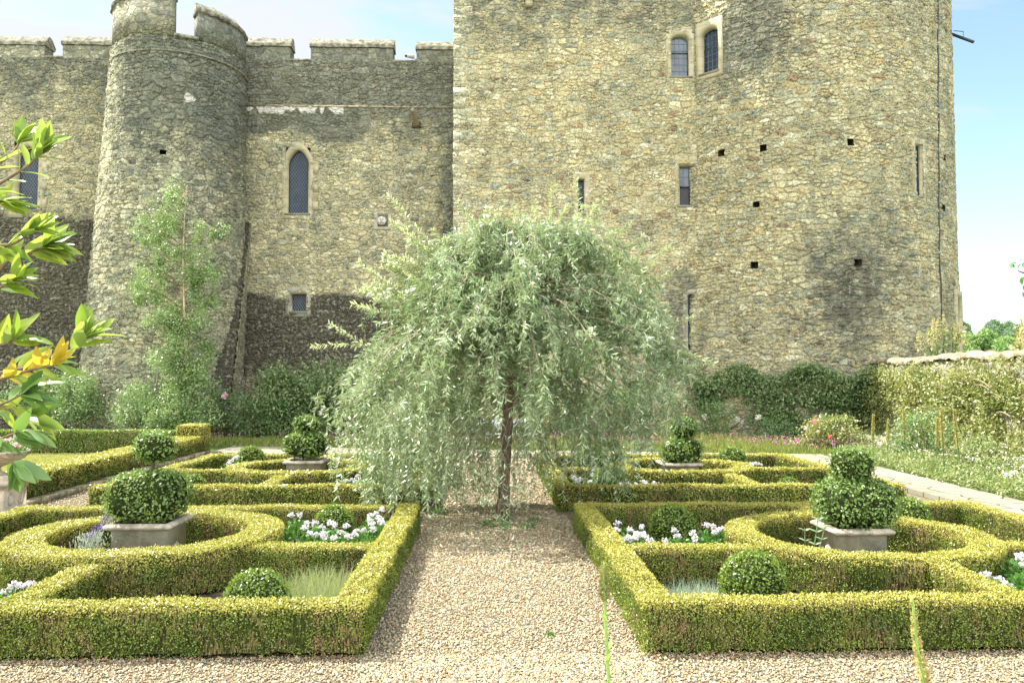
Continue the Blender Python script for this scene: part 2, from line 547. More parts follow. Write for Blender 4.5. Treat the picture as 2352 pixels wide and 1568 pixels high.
def ashlar(name, col, joint=0.45):
    m, g, out = new_mat(name)
    uv = g('ShaderNodeUVMap', uv_map='UVMap').outputs[0]
    nz = g.noise(uv, 3.0, 5, 0.6, dim='2D')
    sp = g('ShaderNodeSeparateXYZ', {0: uv})
    fr = g.math('FRACT', g.math('DIVIDE', sp.outputs[1], joint))
    jn = g.math('LESS_THAN', fr, 0.035)
    cell = g.math('FLOOR', g.math('DIVIDE', sp.outputs[1], joint))
    wn = g('ShaderNodeTexWhiteNoise', {'W': cell}, noise_dimensions='1D').outputs[0]
    b = g.mix(g.math('MULTIPLY', wn, 0.5), col, tuple(c * 0.8 for c in col))
    b = g.mix(g.smooth(nz.outputs[0], 0.4, 0.75), b, tuple(c * 0.72 for c in col))
    b = g.mix(g.math('MULTIPLY', jn, 0.6), b, tuple(c * 0.35 for c in col))
    pr = g('ShaderNodeBsdfPrincipled', {'Base Color': b, 'Roughness': 0.9, 'Specular IOR Level': 0.2})
    n2 = g.noise(uv, 30, 4, 0.6, dim='2D')
    bp = g('ShaderNodeBump', {'Height': g.math('SUBTRACT', n2.outputs[0], g.math('MULTIPLY', jn, 1.0)), 'Strength': 0.8, 'Distance': 0.01})
    m.node_tree.links.new(bp.outputs[0], pr.inputs['Normal'])
    m.node_tree.links.new(pr.outputs[0], out.inputs[0])
    return m


M['ashlar'] = ashlar('ashlar_buff', (0.41, 0.37, 0.235))
M['ashlar_grey'] = ashlar('ashlar_grey', (0.34, 0.32, 0.24))
M['glass'] = plain('window_glass', (0.012, 0.028, 0.05), 0.12, 0.3, 0.6, 1.3, ior=1.4)
M['glass_light'] = plain('window_glass_light', (0.10, 0.125, 0.15), 0.10, 0.5, 0.6, 0.9, ior=1.5)
M['lead'] = plain('lead_came', (0.13, 0.15, 0.165), 0.55, 0.4)
M['iron'] = plain('dark_iron_frame', (0.03, 0.034, 0.04), 0.5, 0.5)
M['dark'] = plain('dark_recess', (0.09, 0.075, 0.05), 1.0, 0.0, 0.6, 6)
M['pipe'] = plain('weathered_pipe', (0.26, 0.22, 0.15), 0.7, 0.3)
M['black'] = plain('black_metal', (0.02, 0.02, 0.025), 0.5, 0.5)
M['white'] = plain('white_plastic', (0.45, 0.45, 0.42), 0.5, 0.5)

# ------------------------------------------------------------------ ground sheets
m, g, out = new_mat('gravel')
tc = g('ShaderNodeTexCoord')
ob = tc.outputs['Object']
v1 = g('ShaderNodeTexVoronoi', {'Vector': ob, 'Scale': 62.0}, voronoi_dimensions='2D', feature='F1')
ve = g('ShaderNodeTexVoronoi', {'Vector': ob, 'Scale': 62.0}, voronoi_dimensions='2D', feature='DISTANCE_TO_EDGE')
sc_ = g('ShaderNodeSeparateColor', {0: v1.outputs['Color']})
pal = g.ramp(sc_.outputs[0], [(0, (0.42, 0.33, 0.21)), (.15, (0.30, 0.21, 0.12)), (.3, (0.50, 0.43, 0.31)), (.45, (0.20, 0.19, 0.17)),
                              (.55, (0.44, 0.33, 0.20)), (.7, (0.60, 0.54, 0.43)), (.85, (0.32, 0.24, 0.15)), (.93, (0.16, 0.16, 0.15))], 'CONSTANT')
eg = g.smooth(ve.outputs[0], 0.0, 0.10)
c = g.mix(eg, (0.13, 0.10, 0.065), pal)
bn = g.noise(ob, 1.2, 5, 0.65)
c = g.mix(g.math('MULTIPLY', g.smooth(bn.outputs[0], 0.48, 0.7), 0.45), c, (0.26, 0.20, 0.125))
c = g.mix(1.0, c, (0.80, 0.82, 0.73), 'MULTIPLY')
pr = g('ShaderNodeBsdfPrincipled', {'Base Color': c, 'Roughness': 0.8, 'Specular IOR Level': 0.3})
hh = g.math('MULTIPLY', g.smooth(ve.outputs[0], 0.0, 0.35), g.math('ADD', 0.4, sc_.outputs[1]))
bp = g('ShaderNodeBump', {'Height': hh, 'Strength': 1.0, 'Distance': 0.012})
m.node_tree.links.new(bp.outputs[0], pr.inputs['Normal'])
m.node_tree.links.new(pr.outputs[0], out.inputs[0])
M['gravel'] = m

M['grass'] = plain('meadow_ground', (0.10, 0.13, 0.035), 0.95, 0.1, 0.5, 3.0, bump=0.03, col2=(0.045, 0.06, 0.02), bscale=40)
M['lawn'] = plain('lawn_ground', (0.20, 0.20, 0.055), 0.95, 0.1, 0.4, 4.0, bump=0.02, col2=(0.12, 0.15, 0.03), bscale=60)
M['soil'] = plain('garden_soil', (0.14, 0.10, 0.065), 0.95, 0.1, 0.5, 7.0, bump=0.03, col2=(0.055, 0.04, 0.027), bscale=30)

m, g, out = new_mat('flagstone')
tc = g('ShaderNodeTexCoord')
ob = tc.outputs['Object']
mp = g('ShaderNodeMapping', {'Vector': ob, 'Scale': (1.1, 1.5, 1)}).outputs[0]
ve = g('ShaderNodeTexVoronoi', {'Vector': mp, 'Scale': 1.1, 'Randomness': .7}, voronoi_dimensions='2D', feature='DISTANCE_TO_EDGE')
v1 = g('ShaderNodeTexVoronoi', {'Vector': mp, 'Scale': 1.1, 'Randomness': .7}, voronoi_dimensions='2D', feature='F1')
s1 = g('ShaderNodeSeparateColor', {0: v1.outputs['Color']})
nz = g.noise(ob, 6.0, 6, 0.65)
c = g.mix(s1.outputs[0], (0.22, 0.205, 0.155), (0.34, 0.31, 0.235))
c = g.mix(g.smooth(nz.outputs[0], 0.4, 0.7), c, (0.22, 0.21, 0.15))
c = g.mix(g.smooth(ve.outputs[0], 0.035, 0.015), c, (0.09, 0.08, 0.045))
pr = g('ShaderNodeBsdfPrincipled', {'Base Color': c, 'Roughness': 0.9, 'Specular IOR Level': 0.2})
hh = g.math('ADD', g.smooth(ve.outputs[0], 0.0, 0.04), g.math('MULTIPLY', nz.outputs[0], 0.8))
bp = g('ShaderNodeBump', {'Height': hh, 'Strength': 1.0, 'Distance': 0.02})
m.node_tree.links.new(bp.outputs[0], pr.inputs['Normal'])
m.node_tree.links.new(pr.outputs[0], out.inputs[0])
M['flag'] = m


def sheet(name, poly, z, mat, thick=None):
    mb = MB()
    n = len(poly)
    top = [(x, y, z) for x, y in poly]
    if n == 4:
        mb.add(top, [(0, 1, 2, 3)])
    else:
        mb.add(top, None, [(0, i, i + 1) for i in range(1, n - 1)])
    if thick:
        v = top + [(x, y, z - thick) for x, y in poly]
        mb.add(v, [(i, i + n, (i + 1) % n + n, (i + 1) % n) for i in range(n)])
    return tag(mb.build(name, mat), kind='structure')


sheet('ground', [(-900, -60), (900, -60), (900, 1500), (-900, 1500)], 0.0, M['grass'])
sheet('gravel_path', [(-9.3, -3), (9.2, -3), (9.2, 23.6), (-9.3, 27.2)], 0.004, M['gravel'])
sheet('lawn', [(-24, 15), (-9.9, 15), (-9.9, 26.9), (-24, 26.9)], 0.004, M['lawn'])
sheet('flagstone_path', [(-9.3, 27.1), (10.6, 23.6), (10.9, 25.8), (-9.3, 29.6)], 0.05, M['flag'], 0.05)
sheet('side_path', [(9.2, 6), (10.35, 6), (10.75, 23.4), (9.3, 23.65)], 0.10, M['flag'], 0.10)

# ------------------------------------------------------------------ castle
YW, YB = 37.0, 35.0


def ZC(y, Y, x=None):
    """height of photo row y on a wall at depth Y"""
    if x is None:
        x = 1350 if Y == YB else 720 if Y == YW else 330
    return at(x, y, Y=Y)[2]


def XC(x, Y):
    return at(x, 450, Y=Y)[0]



def ss(x, a, b):
    t = np.clip((x - a) / (b - a), 0, 1)
    return t * t * (3 - 2 * t)


def px(P):
    q = (P - CAM) @ CM
    return 1176 - q[:, 0] / q[:, 2] * F, 784 + q[:, 1] / q[:, 2] * F


def stain_wall(P):
    x, y = px(P)
    n = vnoise(P, 0.9, 3)
    n2 = vnoise(P, 2.6, 4)
    S = np.zeros((len(P), 3))
    right = ss(x, 500, 520)
    top = (1 - ss(y + n * 18, 235, 275)) * (0.95 - 0.35 * ss(x, 800, 900)) + 0.85 * (1 - ss(y + n * 30, 255, 350)) * (1 - 0.35 * ss(x, 760, 900))
    S[:, 0] = np.clip(np.where(x > 500, np.minimum(top, 1.05), 0.45 * (1 - ss(y + n * 30, 160, 300))), 0, 1.05)
    S[:, 0] += 0.24
    S[:, 0] += 0.5 * np.exp(-((x - 1035) / 30) ** 2) * ss(y, 250, 330)
    S[:, 1] = np.where(x > 500, ss(y + n * 9, 668, 690) * (1 - 0.42 * ss(y + n * 25, 800, 880)), ss(y + n * 16 + (x - 110) * -0.12, 470, 520) * 0.93)
    drips = ss(y, 243, 247) * (1 - ss(y + 22 * n2 * n2 * 1.8, 251, 275)) * (x > 555) * (x < 790)
    emb = (np.exp(-((x - 686) / 26) ** 2) + np.exp(-((x - 928) / 26) ** 2)) * ss(y, 138, 142) * (1 - ss(y, 170, 215))
    S[:, 0] -= 0.6 * emb
    S[:, 2] = np.maximum(drips * 0.95, emb * 0.35)
    return S


def stain_drum(P):
    x, y = px(P)
    n = vnoise(P, 0.8, 7)
    S = np.zeros((len(P), 3))
    S[:, 0] = 0.36 + 0.42 * (1 - ss(y + n * 40, 240, 400)) * ss(x, 250, 300)
    S[:, 0] += 0.25 * ss(x, 380, 520) * (1 - ss(y, 330, 600))
    S[:, 1] = 0.25 * ss(x + n * 15 + (y - 850) * 0.3, 455, 500) * ss(y, 480, 600)
    S[:, 2] = 0.66 * np.exp(-(((x - 435) / 18) ** 2 + ((y - 225) / 16) ** 2)) + 0.25 * (np.abs(y - 118 - np.clip((x - 340) / 220, 0, 1) ** 2 * 85) < 4)
    return S


def stain_block(P):
    x, y = px(P)
    n = vnoise(P, 0.9, 9)
    S = np.zeros((len(P), 3))
    S[:, 0] = 0.18 + 0.38 * (1 - ss(y + n * 30, 40, 150)) + 0.45 * ss(y + n * 30, 600, 680) * ss(x + n * 20, 1500, 1540) * (1 - ss(y, 830, 900))
    S[:, 2] = 0.35 * (1 - ss(x, 1040, 1085))
    return S


def stain_tower(P):
    x, y = px(P)
    n = vnoise(P, 0.8, 12)
    S = np.zeros((len(P), 3))
    a = np.exp(-(((x - 1730 + (y - 100) * .2) / 75) ** 2 + ((y - 60) / 130) ** 2))
    b = np.exp(-(((x - 1955 + (y - 660) * .15) / 115) ** 2 + ((y - 670) / 165) ** 2))
    S[:, 0] = np.clip(0.24 + 0.75 * a + 0.15 * n + 0.42 * b + .12 * ss(y, 500, 800), 0, 1.0)
    S[:, 1] = np.clip(0.50 * b + 0.1 * n * b, 0, 0.6)
    return S


def ring_pts(w, h, arch, n=10, grow=0.0, growtop=None):
    """outline of an opening, width w, height h, foot at 0; grow pushes it outwards"""
    gt = grow if growtop is None else growtop
    hw = w / 2 + grow
    pts = [(-hw, -grow)]
    if arch == 'rect':
        H = h + gt
        for t in np.linspace(0, 1, 2 * n + 1):
            pts.append((-hw + 2 * hw * t, H))
    elif arch == 'lancet':
        rise = w * 0.62
        sp = h - rise
        R_ = rise + gt
        for t in np.linspace(0, 1, 2 * n + 1):
            s = -1 + 2 * t
            zz = (1 - abs(s) ** 1.75) ** 0.78 if abs(s) < 1 else 0
            pts.append((s * hw, sp + R_ * zz))
    elif arch == 'basket':
        rise = w * 0.36
        sp = h - rise
        R_ = rise + gt
        for t in np.linspace(0, 1, 2 * n + 1):
            s = -math.cos(PI * t)
            pts.append((s * hw, sp + R_ * math.sin(PI * t) ** 0.75))
    elif arch == 'boxtop':
        H = h + gt
        for t in np.linspace(0, 1, 2 * n + 1):
            pts.append((-hw + 2 * hw * t, H))
    pts.append((hw, -grow))
    return np.array(pts)


def window(parent, o, rt, outv, w, h, arch='rect', m=0.2, mtop=None, splay=0.07, depth=0.28, lattice='diamond', cell=(0.16, 0.24),
           mat='ashlar', glass='glass', outer=None, sill=True, transom=None, leadw=0.014, open_low=False):
    """o: foot centre of the glazed opening on the wall face"""
    o = np.array(o, float)
    rt = np.array(rt, float)
    nv = np.array(outv, float)
    up = np.array([0, 0, 1.0])
    wn = bpy.data.objects.new('window', None)
    COL.objects.link(wn)
    wn.location = Vector(o) - parent_base(parent)
    wn.parent = parent
    T = lambda p, d: o + np.outer(p[:, 0], rt) + np.outer(p[:, 1], up) + nv * d
    inner = ring_pts(w, h, arch)
    mid = ring_pts(w, h, arch, grow=splay)
    outr = ring_pts(w, h, outer or arch, grow=m, growtop=mtop if mtop is not None else m)
    if outer == 'rect' and arch != 'rect':
        outr = ring_pts(w, h, 'rect', grow=m, growtop=mtop if mtop is not None else m)
    mb = MB()
    seq = [(outr, -0.10), (outr, 0.03), (mid, 0.03), (inner, -0.08), (inner, -depth - 0.02)]
    n = len(inner)
    base = 0
    V = []
    UV = []
    for p, d in seq:
        V.append(T(p, d))
        UV.append(p + np.array([o[0] % 3 + d, o[2] % 1]))
    q = []
    for k in range(len(seq) - 1):
        for i in range(n):
            j = (i + 1) % n
            q.append((k * n + i, (k + 1) * n + i, (k + 1) * n + j, k * n + j))
    mb.add(np.concatenate(V), q, uv=np.concatenate(UV))
    mb.build('frame', M[mat], wn, uv=True)
    if sill:
        sb = MB()
        hw = w / 2 + splay + 0.03
        c = T(np.array([(-hw, -0.10), (hw, -0.10), (hw, -0.002), (-hw, -0.002)]), 0.06)
        b_ = T(np.array([(-hw, -0.10), (hw, -0.10), (hw, 0.02), (-hw, 0.02)]), -0.07)
        sb.add(np.concatenate([c, b_]), [(0, 1, 2, 3), (3, 2, 6, 7), (0, 3, 7, 4), (1, 5, 6, 2), (0, 4, 5, 1)], uv=np.zeros((8, 2)))
        sb.build('sill', M['ashlar_grey'], wn, uv=True)
    # pane
    pb = MB()
    gp = T(inner, -depth)
    if open_low:
        # sash raised: glass fills the upper half only, dark room below
        pp = T(np.array([(-w / 2, h * 0.52), (w / 2, h * 0.52), (w / 2, h), (-w / 2, h)]), -depth)
        pb.add(pp, [(0, 1, 2, 3)])
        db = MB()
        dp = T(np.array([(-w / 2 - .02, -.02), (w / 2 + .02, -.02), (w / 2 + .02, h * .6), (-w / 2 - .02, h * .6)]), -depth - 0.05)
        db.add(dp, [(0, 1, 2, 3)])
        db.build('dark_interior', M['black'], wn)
    else:
        cen = gp.mean(0)
        pb.add(np.vstack([gp, cen]), None, [(i, (i + 1) % n, n) if False else ((i + 1) % n, i, n) for i in range(n)])
    pb.build('pane', M[glass], wn)
    # leading
    lb = MB()
    rise = {'lancet': w * 0.62, 'basket': w * 0.36}.get(arch, 0)

    def inside(p):
        x_, z_ = p
        if z_ < 0 or z_ > h or abs(x_) > w / 2:
            return False
        if arch in ('rect', 'boxtop') or z_ < h - rise:
            return not (open_low and z_ < h * 0.52)
        i = np.searchsorted(inner[1:-1, 0], x_)
        i = min(max(i, 1), n - 3)
        a_, b2 = inner[i], inner[i + 1]
        t = (x_ - a_[0]) / max(1e-6, b2[0] - a_[0])
        return z_ < a_[1] + (b2[1] - a_[1]) * t

    def strip(p0, p1, wd, lift=0.012):
        p0, p1 = np.array(p0), np.array(p1)
        ts = [t for t in np.linspace(0, 1, 90) if inside(p0 + (p1 - p0) * t)]
        if len(ts) < 2:
            return
        a_, b2 = p0 + (p1 - p0) * ts[0], p0 + (p1 - p0) * ts[-1]
        d = (b2 - a_)
        L_ = np.linalg.norm(d)
        if L_ < 0.03:
            return
        s_ = np.array([-d[1], d[0]]) / L_ * wd / 2
        v = np.concatenate([T(np.array([a_ + s_, b2 + s_, b2 - s_, a_ - s_]), -depth + lift), T(np.array([a_ + s_, b2 + s_, b2 - s_, a_ - s_]), -depth + 0.001)])
        lb.add(v, [(0, 3, 2, 1), (0, 1, 5, 4), (2, 3, 7, 6)])
    if lattice == 'diamond':
        cw, chh = cell
        kx = int((w + h) / cw) + 4
        sl = chh / cw
        for k in range(-kx, kx + 1):
            x0 = k * cw
            strip((x0, 0), (x0 + h / sl, h), leadw)
            strip((x0, 0), (x0 - h / sl, h), leadw, 0.016)
    elif lattice == 'grid':
        nx = max(1, int(round(w / cell[0])))
        for k in range(1, nx):
            strip((-w / 2 + w * k / nx, 0), (-w / 2 + w * k / nx, h), leadw)
        nz = max(1, int(round(h / cell[1])))
        for k in range(1, nz):
            strip((-w / 2, h * k / nz), (w / 2, h * k / nz), leadw, 0.016)
    if lb.n:
        lb.build('lead_lattice', M['lead'], wn)
    if transom is not None:
        ib = MB()
        for (a_, b2, wd) in (((-w / 2, transom), (w / 2, transom), 0.05), ((-w / 2 + .02, 0), (-w / 2 + .02, transom), 0.045), ((w / 2 - .02, 0), (w / 2 - .02, transom), 0.045), ((-w / 2, .02), (w / 2, .02), 0.045)):
            a_, b2 = np.array(a_), np.array(b2)
            d = b2 - a_
            s_ = np.array([-d[1], d[0]]) / np.linalg.norm(d) * wd / 2
            v = np.concatenate([T(np.array([a_ + s_, b2 + s_, b2 - s_, a_ - s_]), -depth + .035), T(np.array([a_ + s_, b2 + s_, b2 - s_, a_ - s_]), -depth + .001)])
            ib.add(v, [(0, 3, 2, 1), (0, 1, 5, 4), (2, 3, 7, 6), (1, 2, 6, 5), (3, 0, 4, 7)])
        ib.build('casement', M['iron'], wn)
    return wn


def putlog(parent, c, rt, outv, w=0.3, h=0.3):
    """a square hole left in the masonry"""
    c, rt, nv = (np.array(a, float) for a in (c, rt, outv))
    up = np.array([0, 0, 1.0])
    P = lambda a, b, d: c + rt * a + up * b + nv * d
    hw, hh = w / 2 + .03, h / 2 + .03
    V = [P(s * hw, t * hh, d) for d in (-0.02, -0.5) for s, t in ((-1, -1), (1, -1), (1, 1), (-1, 1))]
    q = [(0, 1, 5, 4), (1, 2, 6, 5), (2, 3, 7, 6), (3, 0, 4, 7), (4, 5, 6, 7)]
    MB().add(V, q).build('putlog_hole', M['dark'], parent)


# --- curtain wall
RT, OUT = np.array([1.0, 0, 0]), np.array([0, -1.0, 0])
curtain = thing('curtain_wall', (-12, YW, 0), 'long grey crenellated curtain wall with lancet windows, left of the cream block', 'castle wall')
zs, ztop = ZC(141, YW), ZC(83, YW)


def flat(Y, lean=0.0):
    return lambda u, v: np.stack([u, np.full_like(u, Y), v], -1)


def win_hole(x0, x1, y0, y1, Y, grow=0.08):
    return (XC(x0, Y) - grow, XC(x1, Y) + grow, ZC(y1, Y) - grow * .5, ZC(y0, Y) + grow)


h1 = win_hole(660, 707, 345, 490, YW, 0.10)
h2 = win_hole(672, 705, 676, 715, YW, 0.05)
h3 = win_hole(36, 84, 337, 482, YW, 0.10)
hn = (XC(866, YW), XC(893, YW), ZC(521, YW), ZC(490, YW))
grid(flat(YW), -25.5, -15.6, -0.2, zs, 0.045, 0.042, [h3], stain_wall).build('wall', M['wall'], curtain, uv=True, st=True, smooth=True)
grid(flat(YW), -12.2, -1.2, -0.2, zs, 0.045, 0.042, [h1, h2, hn], stain_wall, (11, 3)).build('wall', M['wall'], curtain, uv=True, st=True, smooth=True)
bk = MB()
box(bk, -41, -25.52, YW + 0.02, YW + 2.0, -.2, zs)
box(bk, -15.5, -12.3, YW + 0.05, YW + 2.0, -.2, zs - .02)
bk.build('wall', M['merlon'], curtain, boxuv=True)
# back and wall-walk (thickness of the wall)
bb = MB()
bb.add([(-25.5, YW + 1.0, zs - .01), (-1.2, YW + 1.0, zs - .01), (-1.2, YW + 2.0, zs - .01), (-25.5, YW + 2.0, zs - .01)], [(0, 1, 2, 3)])
bb.add([(-25.5, YW + 2.0, -.2), (-1.2, YW + 2.0, -.2), (-1.2, YW + 2.0, zs), (-25.5, YW + 2.0, zs)], [(1, 0, 3, 2)])
bb.build('wall_back', M['merlon'], curtain, boxuv=True)


def merlon(parent, x0, x1, zb, zt, Y, cope=0.55, thick=0.75, st=(0.8, 0, 0), gold=False):
    mb = MB()
    nx = 10
    zt0 = zt - cope
    for (a, b, c_, d) in (((x0, Y, zb), (x1, Y, zb), (x1, Y, zt0), (x0, Y, zt0)),
                          ((x1, Y, zb), (x1, Y + thick, zb), (x1, Y + thick, zt0), (x1, Y, zt0)),
                          ((x0, Y + thick, zb), (x0, Y, zb), (x0, Y, zt0), (x0, Y + thick, zt0)),
                          ((x1, Y + thick, zb), (x0, Y + thick, zb), (x0, Y + thick, zt0), (x1, Y + thick, zt0))):
        mb.add([a, b, c_, d], [(0, 1, 2, 3)], st=np.tile(st, (4, 1)))
    o = mb.build('merlon', M['merlon'], parent, boxuv=True, st=True)
    # saddleback coping: overhanging drip edge, sloping rough slabs
    cb = MB()
    xs = np.linspace(x0 - .05, x1 + .05, max(4, int((x1 - x0) / .16)))
    prof = [(Y - .07, zt0), (Y - .09, zt0 + .14), (Y + .06, zt0 + .26), (Y + .25, zt - .06), (Y + .40, zt), (Y + .60, zt - .10), (Y + thick + .09, zt0 + .14), (Y + thick + .07, zt0)]
    V = []
    for i, x_ in enumerate(xs):
        for j, (yy, zz) in enumerate(prof):
            r_ = rng.normal(size=3) * (0.022 if 1 < j < 7 else 0.008)
            V.append((x_ + r_[0] * .4, yy + r_[1], zz + r_[2]))
    k = len(prof)
    q = [(i * k + j, (i + 1) * k + j, (i + 1) * k + j + 1, i * k + j + 1) for i in range(len(xs) - 1) for j in range(k - 1)]
    cb.add(V, q)
    cb.add([V[j] for j in range(k)], None, [(0, i + 1, i) for i in range(1, k - 1)])
    cb.add([V[-k + j] for j in range(k)], None, [(0, i, i + 1) for i in range(1, k - 1)])
    c2 = cb.build('coping', M['coping_gold'] if gold else M['coping'], o)
    c2.matrix_parent_inverse = Matrix.Identity(4)
    return o


for (a, b, yt, ys, s) in ((-90, 93, 79, 137, .5), (135, 262, 80, 137, .6), (553, 662, 83, 141, .98), (710, 900, 86, 144, .98), (955, 1052, 91, 147, .92)):
    merlon(curtain, XC(a, YW), XC(b, YW), zs, ZC(yt, YW, (a + b) / 2) + .05, YW, st=(s, 0, 0))
for (a, b) in ((93, 135), (662, 710), (900, 955)):
    sb = MB()
    box(sb, XC(a, YW) + .0, XC(b, YW), YW - 0.06, YW + 0.9, zs + 0.002, zs + 0.09)
    sb.build('embrasure_sill', M['coping'], curtain)
# string line under the dark parapet
sb = MB()
box(sb, XC(556, YW), XC(1040, YW), YW - .06, YW + .1, ZC(246, YW), ZC(243, YW))
sb.build('string_course', M['coping_gold'], curtain)
window(curtain, (XC(683.5, YW), YW, ZC(490, YW)), RT, OUT, XC(707, YW) - XC(660, YW), ZC(345, YW) - ZC(490, YW), 'lancet', m=.28, mtop=.36, splay=.10, cell=(.13, .20), leadw=.012)
window(curtain, (XC(60, YW), YW, ZC(482, YW, 60)), RT, OUT, XC(84, YW) - XC(36, YW), ZC(337, YW, 60) - ZC(482, YW, 60), 'lancet', m=.36, mtop=.36, splay=.10, cell=(.13, .20), leadw=.020)
window(curtain, (XC(688.5, YW), YW, ZC(715, YW)), RT, OUT, XC(705, YW) - XC(672, YW), ZC(676, YW) - ZC(715, YW), 'rect', m=.25, mtop=.34, splay=.06, cell=(.12, .20), leadw=.022, mat='ashlar_grey')
# quoin blocks breaking the straight edge of the lancet's frame
for (wx, sd) in ((660, -1), (707, 1), (36, -1), (84, 1)):
    for kk in range(3):
        qb = MB()
        z0 = ZC(488, YW) + 0.1 + kk * 0.86
        xx = XC(wx, YW) + sd * .24
        box(qb, min(xx, xx + sd * .24), max(xx, xx + sd * .24), YW - .045, YW + .05, z0, z0 + .42)
        qb.build('quoin', M['ashlar'], curtain, boxuv=True)
# carved niche with a small stone head
nb = MB()
nx0, nx1, nz0, nz1 = XC(863, YW), XC(896, YW), ZC(524, YW), ZC(487, YW)
V = [(nx0 - .06, YW - .035, nz0 - .05), (nx1 + .06, YW - .035, nz0 - .05), (nx1 + .06, YW - .035, nz1 + .05), (nx0 - .06, YW - .035, nz1 + .05),
     (nx0 + .09, YW - .035, nz0 + .08), (nx1 - .09, YW - .035, nz0 + .08), (nx1 - .09, YW - .035, nz1 - .05), (nx0 + .09, YW - .035, nz1 - .05),
     (nx0 + .12, YW + .2, nz0 + .12), (nx1 - .12, YW + .2, nz0 + .12), (nx1 - .12, YW + .2, nz1 - .1), (nx0 + .12, YW + .2, nz1 - .1)]
q = [(0, 1, 5, 4), (1, 2, 6, 5), (2, 3, 7, 6), (3, 0, 4, 7), (4, 5, 9, 8), (5, 6, 10, 9), (6, 7, 11, 10), (7, 4, 8, 11), (8, 9, 10, 11)]
nb.add(V, q, uv=np.array([(v[0], v[2]) for v in V]))
niche = nb.build('niche', M['ashlar_grey'], curtain, uv=True)
M['head'] = plain('carved_head_stone', (0.55, 0.52, 0.45), 0.9, .2, .5, 14, bump=.02)


def blob(mb, c, r, nu=16, nv=12, f=None):
    u = np.linspace(0, 2 * PI, nu, endpoint=False)
    v = np.linspace(0.03, PI - 0.03, nv)
    U, V_ = np.meshgrid(u, v, indexing='ij')
    d = np.stack([np.sin(V_) * np.cos(U), np.sin(V_) * np.sin(U), np.cos(V_)], -1).reshape(-1, 3)
    k = np.ones(len(d)) if f is None else f(d)
    P = np.array(c) + d * np.array(r) * k[:, None]
    i, j = np.meshgrid(np.arange(nu), np.arange(nv - 1), indexing='ij')
    i2 = (i + 1) % nu
    q = np.stack([i * nv + j, i * nv + j + 1, i2 * nv + j + 1, i2 * nv + j], -1).reshape(-1, 4)
    mb.add(P, q)
    return P


hc = at(877, 507, Y=YW - .02)
hb = MB()
# a worn mask: brow, cheeks, two eye sockets, a nose and a wide mouth


def face(d):
    k = np.ones(len(d))
    for ex in (-.42, .42):
        k -= .38 * np.exp(-(((d[:, 0] - ex) / .17) ** 2 + ((d[:, 2] - .05) / .35) ** 2)) * (d[:, 1] < 0)
    k += .22 * np.exp(-((d[:, 0] / .16) ** 2 + ((d[:, 2] + .02) / .4) ** 2)) * (d[:, 1] < 0)
    k -= .18 * np.exp(-((d[:, 0] / .5) ** 2 + ((d[:, 2] + .62) / .1) ** 2)) * (d[:, 1] < 0)
    return k


blob(hb, hc, (.22, .16, .21), 40, 30, face)
ho = hb.build('carved_head', M['head'], niche, smooth=True)

# --- battered buttress between drum tower and curtain
bt = MB()
xr = XC(574, YW)
ztp = ZC(512, YW)


xbt = XC(575, YW)
XN0, XF0 = at(520, 930, Y=33.1)[0], at(551, 930, Y=YW)[0]


def butt(u, v):
    t = np.clip((ztp - v) / ztp, 0, 1.05)
    return np.stack([-13.9 + u * (xbt + (XN0 - xbt) * t + 13.9), YW - .02 - 3.9 * t, v], -1)


def buts(u, v):
    t = np.clip((ztp - v) / ztp, 0, 1.05)
    y0_ = YW - .02 - 3.9 * t
    x0_, x1_ = xbt + (XN0 - xbt) * t, xbt + (XF0 - xbt) * t
    return np.stack([x0_ + (x1_ - x0_) * u, y0_ + u * (YW + .05 - y0_), v], -1)


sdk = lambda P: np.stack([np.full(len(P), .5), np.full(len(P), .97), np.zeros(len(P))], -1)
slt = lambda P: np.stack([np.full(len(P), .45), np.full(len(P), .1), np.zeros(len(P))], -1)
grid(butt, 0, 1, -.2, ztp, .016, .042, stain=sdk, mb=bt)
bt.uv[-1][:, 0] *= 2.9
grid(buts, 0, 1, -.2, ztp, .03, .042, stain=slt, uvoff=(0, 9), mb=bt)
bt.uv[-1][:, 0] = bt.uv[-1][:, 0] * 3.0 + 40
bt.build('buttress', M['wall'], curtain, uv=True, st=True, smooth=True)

# --- round drum tower
DX, DY = -13.93, 35.95
zD = ZC(82, 33.4)
drum = thing('round_tower', (DX, DY, 0), 'narrow grey lichened round tower swelling towards its foot, at the left', 'tower')


def RD(z):
    return 2.80 + 0.034 * np.clip(17.0 - z, 0, 20) + 0.10 * np.exp(-np.clip(z, 0, 9) / 1.2)


def drumpos(u, v):
    a = u / 3.2
    r = RD(v)
    return np.stack([DX - (r - 2.8) * .95 + r * np.sin(a), DY - r * np.cos(a), v], -1)


zdp = ZC(80, 33.3) - .1
hd = (math.atan2(.1, 1) * 0, 0, 0, 0)
ahole = []
grid(drumpos, -6.2, 6.0, -.2, zdp, .045, .042, [(0.55, 0.83, ZC(356, 33.1), ZC(346, 33.1))], stain_drum).build('wall', M['drum'], drum, uv=True, st=True, smooth=True)
pv = drumpos(np.array([.69]), np.array([ZC(351, 33.1)]))[0]
putlog(drum, pv, (1, .2, 0), (.2, -1, 0), .3, .24)


